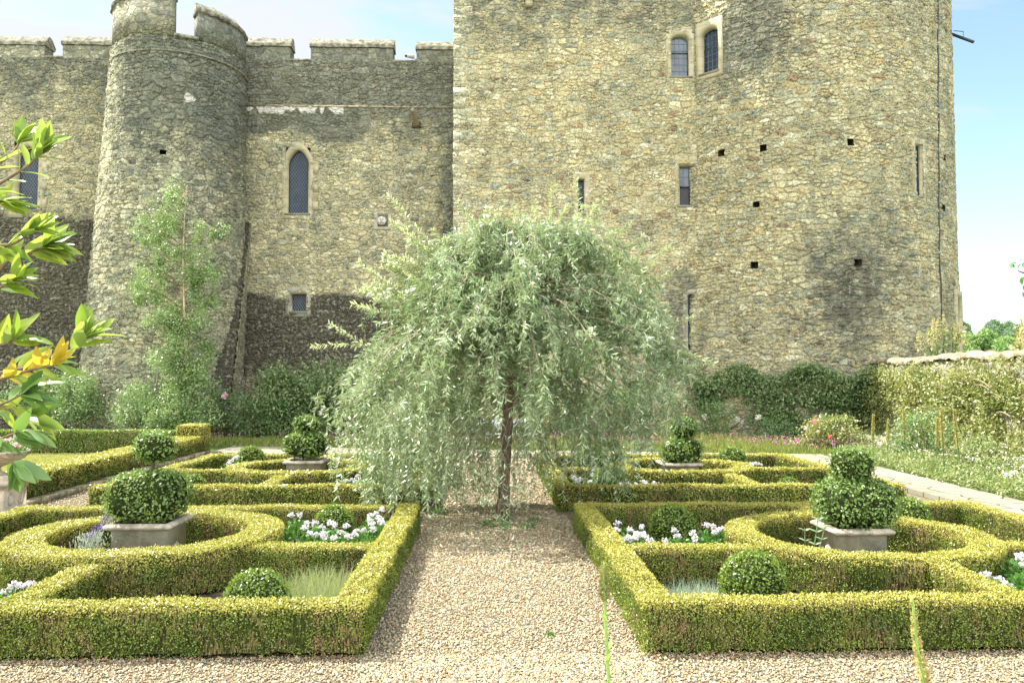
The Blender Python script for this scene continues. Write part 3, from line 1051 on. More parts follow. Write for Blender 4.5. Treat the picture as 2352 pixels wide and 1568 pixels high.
def arc_block(parent, a0, a1, z0, z1, r0, r1, name, mat, st=(.8, 0, 0), cope=0.0, rough=.0, slope=None):
    mb = MB()
    n = max(3, int((a1 - a0) * 3 / .2))
    A = np.linspace(a0, a1, n)
    prof = [(r0, z0), (r0, z1), (r1, z1), (r1, z0)] if not cope else \
        [(r0 + .07, z0), (r0 + .09, z0 + .14), (r0 - .08, z0 + .28), (r0 - .26, z1 - .05), (r0 - .4, z1), (r1 - .09, z0 + .14), (r1 - .07, z0)]
    k = len(prof)
    V, UV = [], []
    for a in A:
        s_ = 0 if slope is None else slope(a)
        for (r, z) in prof:
            rr = rng.normal(size=2) * rough
            V.append((DX + (r + rr[0]) * math.sin(a), DY - (r + rr[0]) * math.cos(a), z + rr[1] + (s_ if z > z0 + .01 or cope else 0)))
            UV.append((a * 3.0 + r, z + (r - r0)))
    q = [(i * k + j, (i + 1) * k + j, (i + 1) * k + (j + 1) % k, i * k + (j + 1) % k) for i in range(n - 1) for j in range(k)]
    q = [(a_, b_, c_, d_) for a_, b_, c_, d_ in q]
    q += [(j, (j + 1) % k, (k - 1), (k - 1)) for j in range(0)]
    T = [(0, i, i + 1) for i in range(1, k - 1)] + [((n - 1) * k, (n - 1) * k + i + 1, (n - 1) * k + i) for i in range(1, k - 1)]
    mb.add(V, q, T, uv=UV, st=np.tile(st, (len(V), 1)))
    return mb.build(name, mat, parent, uv=True, st=True)


a1_, a2_, a3_, a4_ = -1.75, 0.27, 0.60, 1.75
zt = ZC(-30, 33.3)
mo = arc_block(drum, a1_, a2_, zdp, zt - .4, 2.81, 2.2, 'merlon', M['merlon'], (.6, 0, 0))
arc_block(mo, a1_ - .02, a2_ + .02, zt - .4, zt + .05, 2.81, 2.2, 'coping', M['coping'], cope=1, rough=.02)
zt = ZC(-8, 33.3)
mo = arc_block(drum, a3_, a4_, zdp, zt - .5, 2.81, 2.2, 'merlon', M['merlon'], (.9, 0, 0))
arc_block(mo, a3_ - .02, a4_ + .02, zt - .5, zt + .05, 2.81, 2.2, 'coping', M['coping'], cope=1, rough=.02)
arc_block(drum, a2_, a3_, zdp, zdp + .12, 2.95, 2.0, 'embrasure_sill', M['coping'], (0.5, 0, 0))
arc_block(drum, 2.2, 4.2, zdp, zt - .5, 2.81, 2.2, 'merlon', M['merlon'], (.9, 0, 0))
zst = ZC(119, 33.25)
arc_block(drum, -1.9, 1.8, zst, zst + .05, 2.86 + .05, 2.5, 'string_course', M['coping'], (.3, 0, 0))
cb = MB()
ring = [(DX + 2.75 * math.cos(t), DY + 2.75 * math.sin(t), zdp - .06) for t in np.linspace(0, 2 * PI, 25)[:-1]]
cb.add(ring, None, [(0, i, i + 1) for i in range(1, 23)])
cb.build('tower_floor', M['coping'], drum)

# --- projecting block
block = thing('castle_block', (4, YB, 0), 'tall flat cream rubble block with small windows between the curtain wall and the big tower', 'castle building')
XL, XJ = XC(1041, YB), 9.37
ZT = 20.35
w4 = win_hole(1546, 1587, 78, 173, YB, .08)
w6 = win_hole(1329, 1342, 412, 490, YB, .03)
w7 = win_hole(1562, 1598, 378, 470, YB, .06)
w8 = win_hole(1578, 1593, 675, 805, YB, .05)
grid(flat(YB), XL, XJ + .05, -.2, ZT, .045, .042, [w4, w6, w7, w8], stain_block, (2, 1)).build('wall', M['block'], block, uv=True, st=True, smooth=True)
bb = MB()
box(bb, XL + .02, 15, YB + .55, 50, -.2, ZT - .02)
for (xa, xb) in ((XL + .02, XL + .4),):
    box(bb, xa, xb, YB + .03, YB + .55, -.2, ZT - .02)
bb.build('wall_core', M['merlon'], block, boxuv=True)
tb = MB()
box(tb, XL - .05, XJ + .3, YB - .05, YB + 1.0, ZT, ZT + .15)
tb.build('coping', M['coping'], block)
# corner stones: bigger dressed blocks alternating up the left edge
M['qs'] = plain('quoin_stone', (.40, .39, .29), .92, .2, .45, 5, bump=.008, bscale=20, col2=(.27, .28, .21))
z = 0.2
k = 0
while z < ZT - .5:
    hgt = random.uniform(.38, .6)
    wdt = .55 if k % 2 else .85
    wdt *= random.uniform(.85, 1.15)
    qb = MB()
    e = .004
    V = [(XL - .005, YB - .022, z + e), (XL + wdt, YB - .022, z + e), (XL + wdt, YB - .022, z + hgt - e), (XL - .005, YB - .022, z + hgt - e),
         (XL - .005, YB + .3, z + e), (XL + wdt, YB + .1, z + e), (XL + wdt, YB + .1, z + hgt - e), (XL - .005, YB + .3, z + hgt - e)]
    V = np.array(V) + rng.normal(size=(8, 3)) * .012
    qb.add(V, [(0, 1, 2, 3), (4, 0, 3, 7), (1, 5, 6, 2), (3, 2, 6, 7), (0, 4, 5, 1)])
    qb.build('quoin', M['quoin'], block, boxuv=True, st=True)
    z += hgt
    k += 1
window(block, (XC(1566.5, YB), YB, ZC(173, YB)), RT, OUT, XC(1587, YB) - XC(1546, YB), ZC(78, YB) - ZC(173, YB), 'basket', m=.27, mtop=.38, splay=.09, outer='rect', lattice='grid', cell=(.2, .30), glass='glass_light', transom=1.15, leadw=.018)
window(block, (XC(1335.5, YB), YB, ZC(490, YB)), RT, OUT, XC(1342, YB) - XC(1329, YB), ZC(412, YB) - ZC(490, YB), 'rect', m=.26, mtop=.36, splay=.04, lattice='grid', cell=(.26, .37), leadw=.012)
window(block, (XC(1580, YB), YB, ZC(470, YB)), RT, OUT, XC(1598, YB) - XC(1562, YB), ZC(378, YB) - ZC(470, YB), 'rect', m=.24, mtop=.42, splay=.12, depth=.35, lattice='grid', cell=(.24, .42), glass='glass_light', leadw=.016, open_low=True, transom=.9)
window(block, (XC(1585.5, YB), YB, ZC(805, YB)), RT, OUT, XC(1593, YB) - XC(1578, YB), ZC(675, YB) - ZC(805, YB), 'basket', m=.22, mtop=.22, splay=.04, outer='rect', lattice='grid', cell=(.30, .27), mat='ashlar_grey', leadw=.014)
lg = MB()
box(lg, XC(1207, YB), XC(1223, YB), YB - .28, YB + .05, ZC(22, YB), ZC(6, YB))
box(lg, XC(1204, YB), XC(1226, YB), YB - .34, YB + .05, ZC(6, YB) + .003, ZC(0, YB))
lg.build('corbel', M['ashlar'], block, boxuv=True)

# --- big corner tower
TX, TY, TR = 15.2, 39.39, 7.32
gt = thing('round_tower', (TX, TY, 0), 'massive cream rubble round tower at the right with a cable down its side', 'tower')


def tpos(u, v):
    a = u / TR
    r = TR + 0.035 * np.clip(8 - v, 0, 9)
    return np.stack([TX + r * np.sin(a), TY - r * np.cos(a), v], -1)


def tower_at(x, y):
    """angle, height where the photo ray meets the tower"""
    d = ray(x, y)
    a = d[0] ** 2 + d[1] ** 2
    b = -2 * (d[0] * TX + d[1] * TY)
    c_ = TX ** 2 + TY ** 2 - TR ** 2
    t = (-b - math.sqrt(max(0, b * b - 4 * a * c_))) / (2 * a)
    P = CAM + d * t
    return math.atan2(P[0] - TX, -(P[1] - TY)), P[2]


holes = []
TH = [(1657, 352), (1753, 340), (1953, 328), (1738, 470), (1733, 610), (1970, 603), (2168, 362), (2167, 478)]
hp = []
for (x, y) in TH:
    a, z = tower_at(x, y)
    hp.append((a, z))
    holes.append((a * TR - .15, a * TR + .15, z - .14, z + .14))
aw, zw = tower_at(2112, 450)
_, zw2 = tower_at(2112, 335)
ww = .31
holes.append((aw * TR - ww / 2 - .06, aw * TR + ww / 2 + .06, zw - .04, zw2 + .06))
# second arched window sits just round the corner, on the tower
a5, z5 = tower_at(1630, 166)
_, z5t = tower_at(1630, 66)
w5 = .80
holes.append((a5 * TR - w5 / 2 - .08, a5 * TR + w5 / 2 + .08, z5 - .04, z5t + .08))
a10, z10 = tower_at(2197, 830)
_, z10t = tower_at(2197, 688)
holes.append((a10 * TR - .36, a10 * TR + .36, z10, z10t))
grid(tpos, -56 / 57.3 * TR, 74 / 57.3 * TR, -.2, 24, .045, .042, holes, stain_tower, (1, 5)).build('wall', M['tower'], gt, uv=True, st=True, smooth=True)
bkm = MB()
grid(tpos, 74 / 57.3 * TR, 300 / 57.3 * TR, -.2, 24, .6, 2.4, mb=bkm, uvoff=(1, 5))
bkm.build('wall_back', M['merlon'], gt, uv=True)
cb = MB()
ring = [(TX + (TR - .05) * math.cos(t), TY + (TR - .05) * math.sin(t), 23.95) for t in np.linspace(0, 2 * PI, 41)[:-1]]
cb.add(ring, None, [(0, i, i + 1) for i in range(1, 39)])
cb.build('roof', M['coping'], gt)


def tframe(a):
    return (math.cos(a), math.sin(a), 0), (math.sin(a), -math.cos(a), 0)


for (a, z) in hp:
    rt, ov = tframe(a)
    putlog(gt, tpos(np.array([a * TR]), np.array([z]))[0], rt, ov, .30, .28)
rt, ov = tframe(aw)
window(gt, tpos(np.array([aw * TR]), np.array([zw]))[0], rt, ov, ww, zw2 - zw, 'rect', m=.27, mtop=.3, splay=.07, depth=.13, lattice='grid', cell=(.16, .35), leadw=.012)
rt, ov = tframe(a5)
window(gt, tpos(np.array([a5 * TR]), np.array([z5]))[0] + np.array(ov) * .04, rt, ov, w5, z5t - z5, 'basket', m=.27, mtop=.38, splay=.09, outer='rect', lattice='grid', cell=(.2, .30), glass='glass', transom=1.15, leadw=.018)
rt, ov = tframe(a10)
window(gt, tpos(np.array([a10 * TR]), np.array([z10]))[0], rt, ov, .6, z10t - z10, 'rect', m=.3, mtop=.35, splay=.08, lattice='grid', cell=(.3, .4))

# cable, spouts and the security camera
ca = []
for y in range(-60, 1000, 40):
    a, z = tower_at(2151 + (y * .006) + 1.3 * math.sin(y * .05), y)
    a = a
    ca.append(tpos(np.array([a * TR]), np.array([z]))[0] + np.array([math.sin(a), -math.cos(a), 0]) * .06)
cbm = MB()
tube(cbm, ca, .028, 6)
cable = tag(cbm.build('cable', M['iron']), 'thin grey cable running straight down the right side of the big tower', 'cable')
for p in ca[::4]:
    kb = MB()
    box(kb, p[0] - .05, p[0] + .05, p[1] - .03, p[1] + .03, p[2] - .03, p[2] + .03)
    kb.build('clip', M['white'], cable)
s0 = at(957, 287, Y=YW)
s1 = at(947, 251, Y=YW - .95)
sp_ = MB()
dirv = np.array(s1) - np.array(s0)
tube(sp_, [s0, s0 + dirv * .5, s1], .13, 14, cap=False)
tube(sp_, [s1, s0 + dirv * .1], .10, 14, cap=True)
spout = tag(sp_.build('rain_spout', M['pipe'], smooth=True), 'buff tubular rain spout jutting from the curtain wall below the parapet', 'spout')
kb = MB()
box(kb, s0[0] - .2, s0[0] + .2, YW - .12, YW + .02, s0[2] - .18, s0[2] + .12)
kb.build('bracket', M['dark'], spout)
a, z = tower_at(2203, 88)
q0 = np.array(at(2200, 84, Y=38.0))
q1 = np.array(at(2236, 97, Y=37.4))
sp_ = MB()
tube(sp_, [q0 - (q1 - q0) * .6, q1], .075, 10)
spt = tag(sp_.build('drain_pipe', M['iron'], smooth=True), 'dark pipe sticking out into the sky from the right edge of the big tower', 'pipe')
kb = MB()
tube(kb, [q0 + np.array([-.2, 0, .28]), q0 + np.array([.22, -.1, .2]), q0 + (q1 - q0) * .35], .02, 5)
kb.build('stay', M['iron'], spt)
cc = thing('security_camera', at(950, 133, Y=YW + .2), 'small white security camera on a bracket in the right-hand gap of the battlements', 'camera')
p0, p1 = np.array(at(955, 133, Y=YW + .2)), np.array(at(933, 128, Y=YW - .2))
kb = MB()
tube(kb, [p1, p0 + (p1 - p0) * .25], [.085, .085], 10)
kb.build('camera_body', M['white'], cc)
kb = MB()
tube(kb, [p1 + (p1 - p0) * .06, p1 + (p1 - p0) * .01], .075, 10)
kb.build('lens', M['black'], cc)
kb = MB()
tube(kb, [p0 + (p1 - p0) * .3 + np.array([0, 0, -.06]), p0 + np.array([.1, 0, -.1])], .03, 6)
kb.build('bracket', M['white'], cc)

# ------------------------------------------------------------------ foliage materials
YG1, YG2, YG3 = (0.020, 0.058, 0.006), (0.065, 0.125, 0.012), (0.27, 0.33, 0.045)
M['box'] = leaf_mat('box_leaf', [YG1, (0.05, 0.10, 0.010), YG2, (0.14, 0.20, 0.022), YG3], 0.20, 0.36, 0.6, 1.6,
                    brown=(0.29, 0.20, 0.085), bthr=0.60, tip=(0.405, (0.46, 0.42, 0.085), 0.85))
M['box_dark'] = leaf_mat('box_leaf_deep', [(0.028, 0.075, 0.014), (0.055, 0.12, 0.02), (0.10, 0.18, 0.03), (0.24, 0.34, 0.09)], 0.22, 0.45, 0.6, 3.0)
M['box_ball'] = leaf_mat('box_ball_leaf', [(0.06, 0.12, 0.015), (0.11, 0.19, 0.022), (0.20, 0.28, 0.04)], 0.28, 0.34, 0.7, 3.0)
m, g, out = new_mat('hedge_core')
tc = g('ShaderNodeTexCoord')
mp = g('ShaderNodeMapping', {'Vector': tc.outputs['Object'], 'Scale': (1.0, 1.0, 0.16)}).outputs[0]
tw_ = g.noise(mp, 75, 3, .6)
pt = g.noise(tc.outputs['Object'], 2.6, 3, .6)
c = g.mix(g.smooth(tw_.outputs[0], .46, .58), (0.03, 0.03, 0.012), g.mix(g.smooth(pt.outputs[0], .4, .6), (0.06, 0.085, 0.018), (0.20, 0.145, 0.07)))
pr = g('ShaderNodeBsdfPrincipled', {'Base Color': c, 'Roughness': 1.0, 'Specular IOR Level': 0.0})
m.node_tree.links.new(pr.outputs[0], out.inputs[0])
M['core'] = m
M['core_green'] = plain('foliage_core', (0.03, 0.045, 0.014), 1.0, 0.0, .5, 9, col2=(0.018, 0.02, 0.008))
M['twig'] = plain('twig', (0.22, 0.16, 0.09), 0.9, 0.2, 0.4, 20)
M['bark'] = plain('bark', (0.16, 0.12, 0.08), 0.95, 0.15, 0.5, 12, bump=.02, col2=(0.07, 0.055, 0.04), bscale=30)
M['birch'] = plain('birch_bark', (0.50, 0.38, 0.24), 0.8, 0.3, 0.4, 7, col2=(0.30, 0.22, 0.14))


def hedge_run(core, lf, tw, p0, p1, hw, h, dens, L, ends=(True, True), seed=0, lean=0.0, top_tw=False):
    """straight run of clipped hedge p0 -> p1 (x, y)"""
    p0, p1 = np.array(p0, float), np.array(p1, float)
    d = p1 - p0
    ln = np.linalg.norm(d)
    t = d / ln
    nrm = np.array([-t[1], t[0]])
    path = lambda s: p0[None] + t[None] * s[:, None]
    hedge_path(core, lf, tw, path, lambda s: np.tile(nrm, (len(s), 1)), ln, hw, h, dens, L, ends, seed)


def hedge_path(core, lf, tw, path, normal, ln, hw, h, dens, L, ends=(True, True), seed=0):
    ins = 0.028
    ns = max(4, int(ln / .12))
    s = np.linspace(0 + (ins if ends[0] else 0), ln - (ins if ends[1] else 0), ns)
    c, nn = path(s), normal(s)
    prof = [(-(hw - ins), 0.05), (-(hw - ins), h * .5), (-(hw - ins), h - ins - .02), (-(hw - ins) + .03, h - ins), (0, h - ins), (hw - ins - .03, h - ins), (hw - ins, h - ins - .02), (hw - ins, h * .5), (hw - ins, 0.05)]
    k = len(prof)
    V = []
    for a, z in prof:
        V.append(np.concatenate([c + nn * a, np.full((ns, 1), z)], 1))
    V = np.stack(V, 1).reshape(-1, 3)
    V += np.random.default_rng(seed).normal(size=V.shape) * .008
    i, j = np.meshgrid(np.arange(ns - 1), np.arange(k - 1), indexing='ij')
    q = np.stack([i * k + j, i * k + j + 1, (i + 1) * k + j + 1, (i + 1) * k + j], -1).reshape(-1, 4)
    T = [(0, m_, m_ + 1) for m_ in range(1, k - 1)] + [((ns - 1) * k, (ns - 1) * k + m_ + 1, (ns - 1) * k + m_) for m_ in range(1, k - 1)]
    core.add(V, q, T)
    # leaves
    P, N = [], []
    nt = int(dens * ln * hw * 2 * 1.15)
    ss_ = rng.uniform(0, ln, nt)
    a = rng.uniform(-hw, hw, nt)
    cc_, n_ = path(ss_), normal(ss_)
    e = np.clip((np.abs(a) - (hw - .03)) / .03, 0, 1)
    z = h + 0.020 * fbm1(ss_, seed, 1.7) + .010 * fbm1(ss_ * 2 + a * 9, seed + 3, 3.1) - e * e * .028
    P.append(np.concatenate([cc_ + n_ * a[:, None], z[:, None]], 1))
    N.append(np.tile([0, 0, 1.0], (nt, 1)))
    nsd = int(dens * ln * h)
    for sd in (-1, 1):
        ss_ = rng.uniform(0, ln, nsd)
        z = h * rng.uniform(0.055, 1, nsd)
        cc_, n_ = path(ss_), normal(ss_)
        off = hw + .020 * fbm1(ss_ * 1.3 + z * 3, seed + sd, 2.0) + .008 * fbm1(ss_ * 5 - z * 7, seed + 2, 2.0) - .035 * (1 - np.clip(z / .09, 0, 1)) - .020 * np.clip((z - h + .05) / .05, 0, 1) ** 2
        P.append(np.concatenate([cc_ + n_ * (sd * off)[:, None], z[:, None]], 1))
        N.append(np.concatenate([n_ * sd, np.zeros((nsd, 1))], 1))
    for e_, (s0, sg) in zip(ends, ((0.0, -1), (ln, 1))):
        if not e_:
            continue
        ne = int(dens * 2 * hw * h)
        a = rng.uniform(-hw, hw, ne)
        z = h * rng.uniform(0.055, 1, ne)
        sv = np.full(ne, s0)
        cc_, n_ = path(sv), normal(sv)
        tt = np.stack([n_[:, 1], -n_[:, 0]], -1) * sg
        P.append(np.concatenate([cc_ + n_ * a[:, None], z[:, None]], 1))
        N.append(np.concatenate([tt, np.zeros((ne, 1))], 1))
    P, N = np.concatenate(P), np.concatenate(N)
    # thin out in patches where bare twigs show
    pn = vnoise(P * np.array([1, 1, .5]), 3.1, 21) + rng.normal(size=len(P)) * .25
    side = N[:, 2] < .5
    keep = ~(side & (pn > .66) & (P[:, 2] < h * .88) & (rng.uniform(size=len(P)) < .8))
    P, N = P[keep], N[keep]
    scatter(lf, P, N, L, depth=.016)


def scatter(lf, P, N, L, depth=.016, W=.62, upb=.35, spread=.85, kind='rhomb'):
    n = len(P)
    P = P + N * rng.normal(.2, 1, (n, 1)) * depth * .6 + rng.normal(size=(n, 3)) * .003
    nn = unit(N + rng.normal(size=(n, 3)) * spread * .6)
    D = rng.normal(size=(n, 3))
    D[:, 2] += upb
    D = unit(D - nn * np.sum(D * nn, 1)[:, None] * .8 + N * .35)
    LL = L * rng.uniform(.7, 1.35, n)
    leaves(lf, P - D * (LL * .4)[:, None], D, nn, LL, LL * W, kind)


def parterre(nm, label, x0, x1, y0, y1, ring_c, Ro, h=.47, hr=.50, t=.31, tr=.42, dens=6000, L=.0185, spx=None, spy=None, group=None, mat='box'):
    root = thing('box_parterre', ((x0 + x1) / 2, (y0 + y1) / 2, 0), label, 'hedge', group)
    cx_, cy_ = ring_c
    spx = spx or cx_
    spy = spy or cy_
    H = t / 2

    def part(name, runs, seed):
        core, lf = MB(), MB()
        for k, (p0, p1, hw, hh, en) in enumerate(runs):
            hedge_run(core, lf, None, p0, p1, hw, hh, dens, L, en, seed + k)
        o = core.build(name, M['core'], root)
        lf.build('foliage', M[mat], o)
        return o
    E = (True, True)
    part('border_hedge', [((x0, y0 + H), (x1, y0 + H), H, h, E), ((x0, y1 - H), (x1, y1 - H), H, h - .004, E),
                          ((x0 + H, y0 + t * .6), (x0 + H, y1 - t * .6), H, h - .008, (False, False)), ((x1 - H, y0 + t * .6), (x1 - H, y1 - t * .6), H, h + .004, (False, False))], 1)
    Rm = Ro - tr / 2
    core, lf = MB(), MB()
    ln = 2 * PI * Rm
    path = lambda s: np.stack([cx_ + Rm * np.sin(s / Rm), cy_ - Rm * np.cos(s / Rm)], -1)
    nor = lambda s: np.stack([np.sin(s / Rm), -np.cos(s / Rm)], -1)
    hedge_path(core, lf, None, path, nor, ln, tr / 2, hr, dens, L, (False, False), 7)
    o = core.build('ring_hedge', M['core'], root)
    lf.build('foliage', M[mat], o)
    rx_, ry_ = math.sqrt(Ro ** 2 - (abs(spy - cy_) + .15) ** 2) - .12, math.sqrt(Ro ** 2 - (abs(spx - cx_) + .15) ** 2) - .12
    for k, (p0, p1) in enumerate((((spx, y0 + t), (spx, cy_ - ry_)), ((spx, cy_ + ry_), (spx, y1 - t)), ((x0 + t, spy), (cx_ - rx_, spy)), ((cx_ + rx_, spy), (x1 - t, spy)))):
        if np.hypot(p1[0] - p0[0], p1[1] - p0[1]) < .1 or (p1[1] < p0[1] - .01) or (p1[0] < p0[0] - .01):
            continue
        part('cross_hedge', [(p0, p1, .155, h - .012, (False, False))], 11 + k)
    sheet('flower_bed', [(x0 + .1, y0 + .1), (x1 - .1, y0 + .1), (x1 - .1, y1 - .1), (x0 + .1, y1 - .1)], .012, M['soil'])
    return root


GP = 'clipped box parterres'
parterre('NL', 'near left box hedge parterre with a ring round the taller stone planter', -7.45, -1.10, 7.28, 13.1, (-4.38, 10.62), 1.66, spy=10.0, spx=-4.35, group=GP, hr=.53, tr=.46)
parterre('NR', 'near right box hedge parterre with a ring round the planter nearest the side path', 1.42, 8.0, 7.26, 13.15, (4.82, 10.38), 1.66, spy=9.78, spx=5.0, group=GP, tr=.38)
parterre('FL', 'far left box hedge parterre behind the left planter, partly veiled by the weeping tree', -7.5, -1.15, 15.3, 22.0, (-4.30, 18.75), 1.68, dens=1700, L=.036, group=GP, spy=18.2)
parterre('FR', 'far right box hedge parterre in front of the climber-covered tower foot', 1.32, 8.0, 15.1, 21.6, (4.5, 18.65), 1.66, dens=1700, L=.036, group=GP, spy=18.2, spx=5.2)

# left enclosure hedges
root = thing('box_hedge', (-9.6, 22, 0), 'long low box hedge beside the mossy kerb, ending in a square clipped block', 'hedge')
core, lf = MB(), MB()
hedge_run(core, lf, None, (-9.50, 16.1), (-9.85, 27.3), .42, .60, 1500, .038, seed=3)
o = core.build('hedge_run', M['core'], root)
lf.build('foliage', M['box'], o)
core, lf = MB(), MB()
hedge_run(core, lf, None, (-9.85, 26.6), (-9.87, 27.7), .37, .97, 1500, .038, seed=4)
o = core.build('end_block', M['core'], root)
lf.build('foliage', M['box'], o)
root = thing('box_hedge', (-16, 27.8, 0), 'taller straight box hedge across the back of the small lawn at the left', 'hedge')
core, lf = MB(), MB()
hedge_run(core, lf, None, (-24, 27.9), (-10.1, 27.9), .35, .74, 1300, .04, seed=5)
o = core.build('hedge_run', M['core'], root)
lf.build('foliage', M['box_ball'], o)
M['kerb'] = plain('mossy_kerb', (0.36, 0.31, 0.22), .95, .1, .4, 3, bump=.03, col2=(0.11, 0.10, 0.03), bscale=18)
kr = MB()
y = 15.3
while y < 26.8:
    l_ = random.uniform(.7, 1.2)
    box(kr, -9.08 - (y - 15) * .03 + random.uniform(-.01, .01), -8.85 - (y - 15) * .03, y, min(y + l_ - .02, 26.9), .0, .14 + random.uniform(-.01, .01))
    y += l_
tag(kr.build('kerb', M['kerb']), kind='structure')


# ------------------------------------------------------------------ topiary
def sup(d, e):
    """super-ellipsoid radius factor for direction d"""
    return (np.abs(d[:, 0]) ** e + np.abs(d[:, 1]) ** e + np.abs(d[:, 2]) ** e) ** (-1 / e)


def topi_shape(core, lf, c, r, e, dens, L, flat_bottom=None, lump=.04, W=.62, seed=0, shell=.03):
    c, r = np.array(c, float), np.array(r, float)
    f = lambda d: sup(d, e) * (1 + lump * 1.3 * vnoise(d, 2.6, seed) + lump * .5 * vnoise(d, 7.0, seed + 3))
    blob(core, c, r * .91, 26, 18, lambda d: f(d))
    A = 4 * PI * ((r[0] * r[1]) ** 1.6 / 3 + (r[0] * r[2]) ** 1.6 / 3 + (r[1] * r[2]) ** 1.6 / 3) ** (1 / 1.6) * (1.25 if e > 2.5 else 1)
    n = int(A * dens)
    d = unit(rng.normal(size=(n, 3)) / (r if e > 2.2 else 1))
    P = c + d * r * f(d)[:, None]
    N = unit(np.sign(d) * np.abs(d) ** (e - 1) / r)
    if flat_bottom is not None:
        k = P[:, 2] > flat_bottom
        P, N = P[k], N[k]
    scatter(lf, P, N, L, depth=shell, W=W, spread=1.1, kind='fold')


def ball(x, y, r, zc, label, mat='box_ball', L=.03, dens=2300):
    root = thing('box_ball', (x, y, 0), label, 'topiary ball', 'clipped box balls in the beds')
    core, lf = MB(), MB()
    topi_shape(core, lf, (x, y, zc), (r, r, r * 1.02), 2.0, dens, L, .02, .03, seed=int(x * 10) % 9, shell=.018)
    core.build('branches', M['core_green'], root)
    lf.build('foliage', M[mat], root)


ball(-2.31, 8.15, .315, .27, 'box ball in front of the feathery grass, in the near left parterre')
ball(-2.27, 12.0, .29, .34, 'box ball among white flowers in the near left parterre')
ball(2.63, 11.35, .33, .37, 'box ball among white flowers in the near right parterre')
ball(2.76, 8.3, .335, .36, 'bright box ball beside blue-green grass in the near right parterre', dens=2500)
ball(6.35, 12.0, .36, .33, 'broad box ball behind the right planter, by the side path', L=.034)
ball(-6.15, 21.0, .34, .41, 'small distant box ball by the back corner of the far left parterre', L=.045, dens=1200)
ball(-6.0, 16.5, .28, .27, 'box ball just right of the left planter bush, in the far left parterre', L=.04, dens=1500)
ball(-2.2, 16.7, .29, .31, 'dark box ball with white flowers at the edge of the weeping tree, far left parterre', 'box_dark', .04, 1500)
ball(2.62, 20.1, .40, .38, 'dark round box ball at the back of the far right parterre under the drooping twigs', 'box_dark', .045, 1200)
ball(2.52, 16.6, .36, .30, 'box ball beside white flowers at the front of the far right parterre', 'box_dark', .04, 1500)
ball(6.28, 20.4, .35, .40, 'pale box ball beyond the far right planter', L=.045, dens=1200)
ball(6.15, 16.2, .25, .24, 'smallest box ball, half sunk behind the front hedge of the far right parterre', L=.04, dens=1500)

# planters: square stone troughs with a moulded rim and a rosette on each face
m, g, out = new_mat('lead_grey_stone')
tc = g('ShaderNodeTexCoord')
nz = g.noise(tc.outputs['Object'], 3.5, 6, .65)
mp = g('ShaderNodeMapping', {'Vector': tc.outputs['Object'], 'Scale': (9, 9, 1.2)}).outputs[0]
n2 = g.noise(mp, 1.5, 4, .6)
c = g.mix(g.smooth(nz.outputs[0], .35, .7), (0.43, 0.425, 0.31), (0.26, 0.265, 0.195))
c = g.mix(g.math('MULTIPLY', g.smooth(n2.outputs[0], .5, .7), .55), c, (0.52, 0.47, 0.35))
pr = g('ShaderNodeBsdfPrincipled', {'Base Color': c, 'Roughness': .85, 'Specular IOR Level': .25})
bp = g('ShaderNodeBump', {'Height': g.noise(tc.outputs['Object'], 40, 5, .6).outputs[0], 'Strength': 1, 'Distance': .006})
m.node_tree.links.new(bp.outputs[0], pr.inputs['Normal'])
m.node_tree.links.new(pr.outputs[0], out.inputs[0])
M['planter'] = m
M['rim'] = plain('planter_rim', (0.44, 0.39, 0.30), .9, .2, .5, 6, bump=.012, col2=(0.22, 0.20, 0.15), bscale=30)


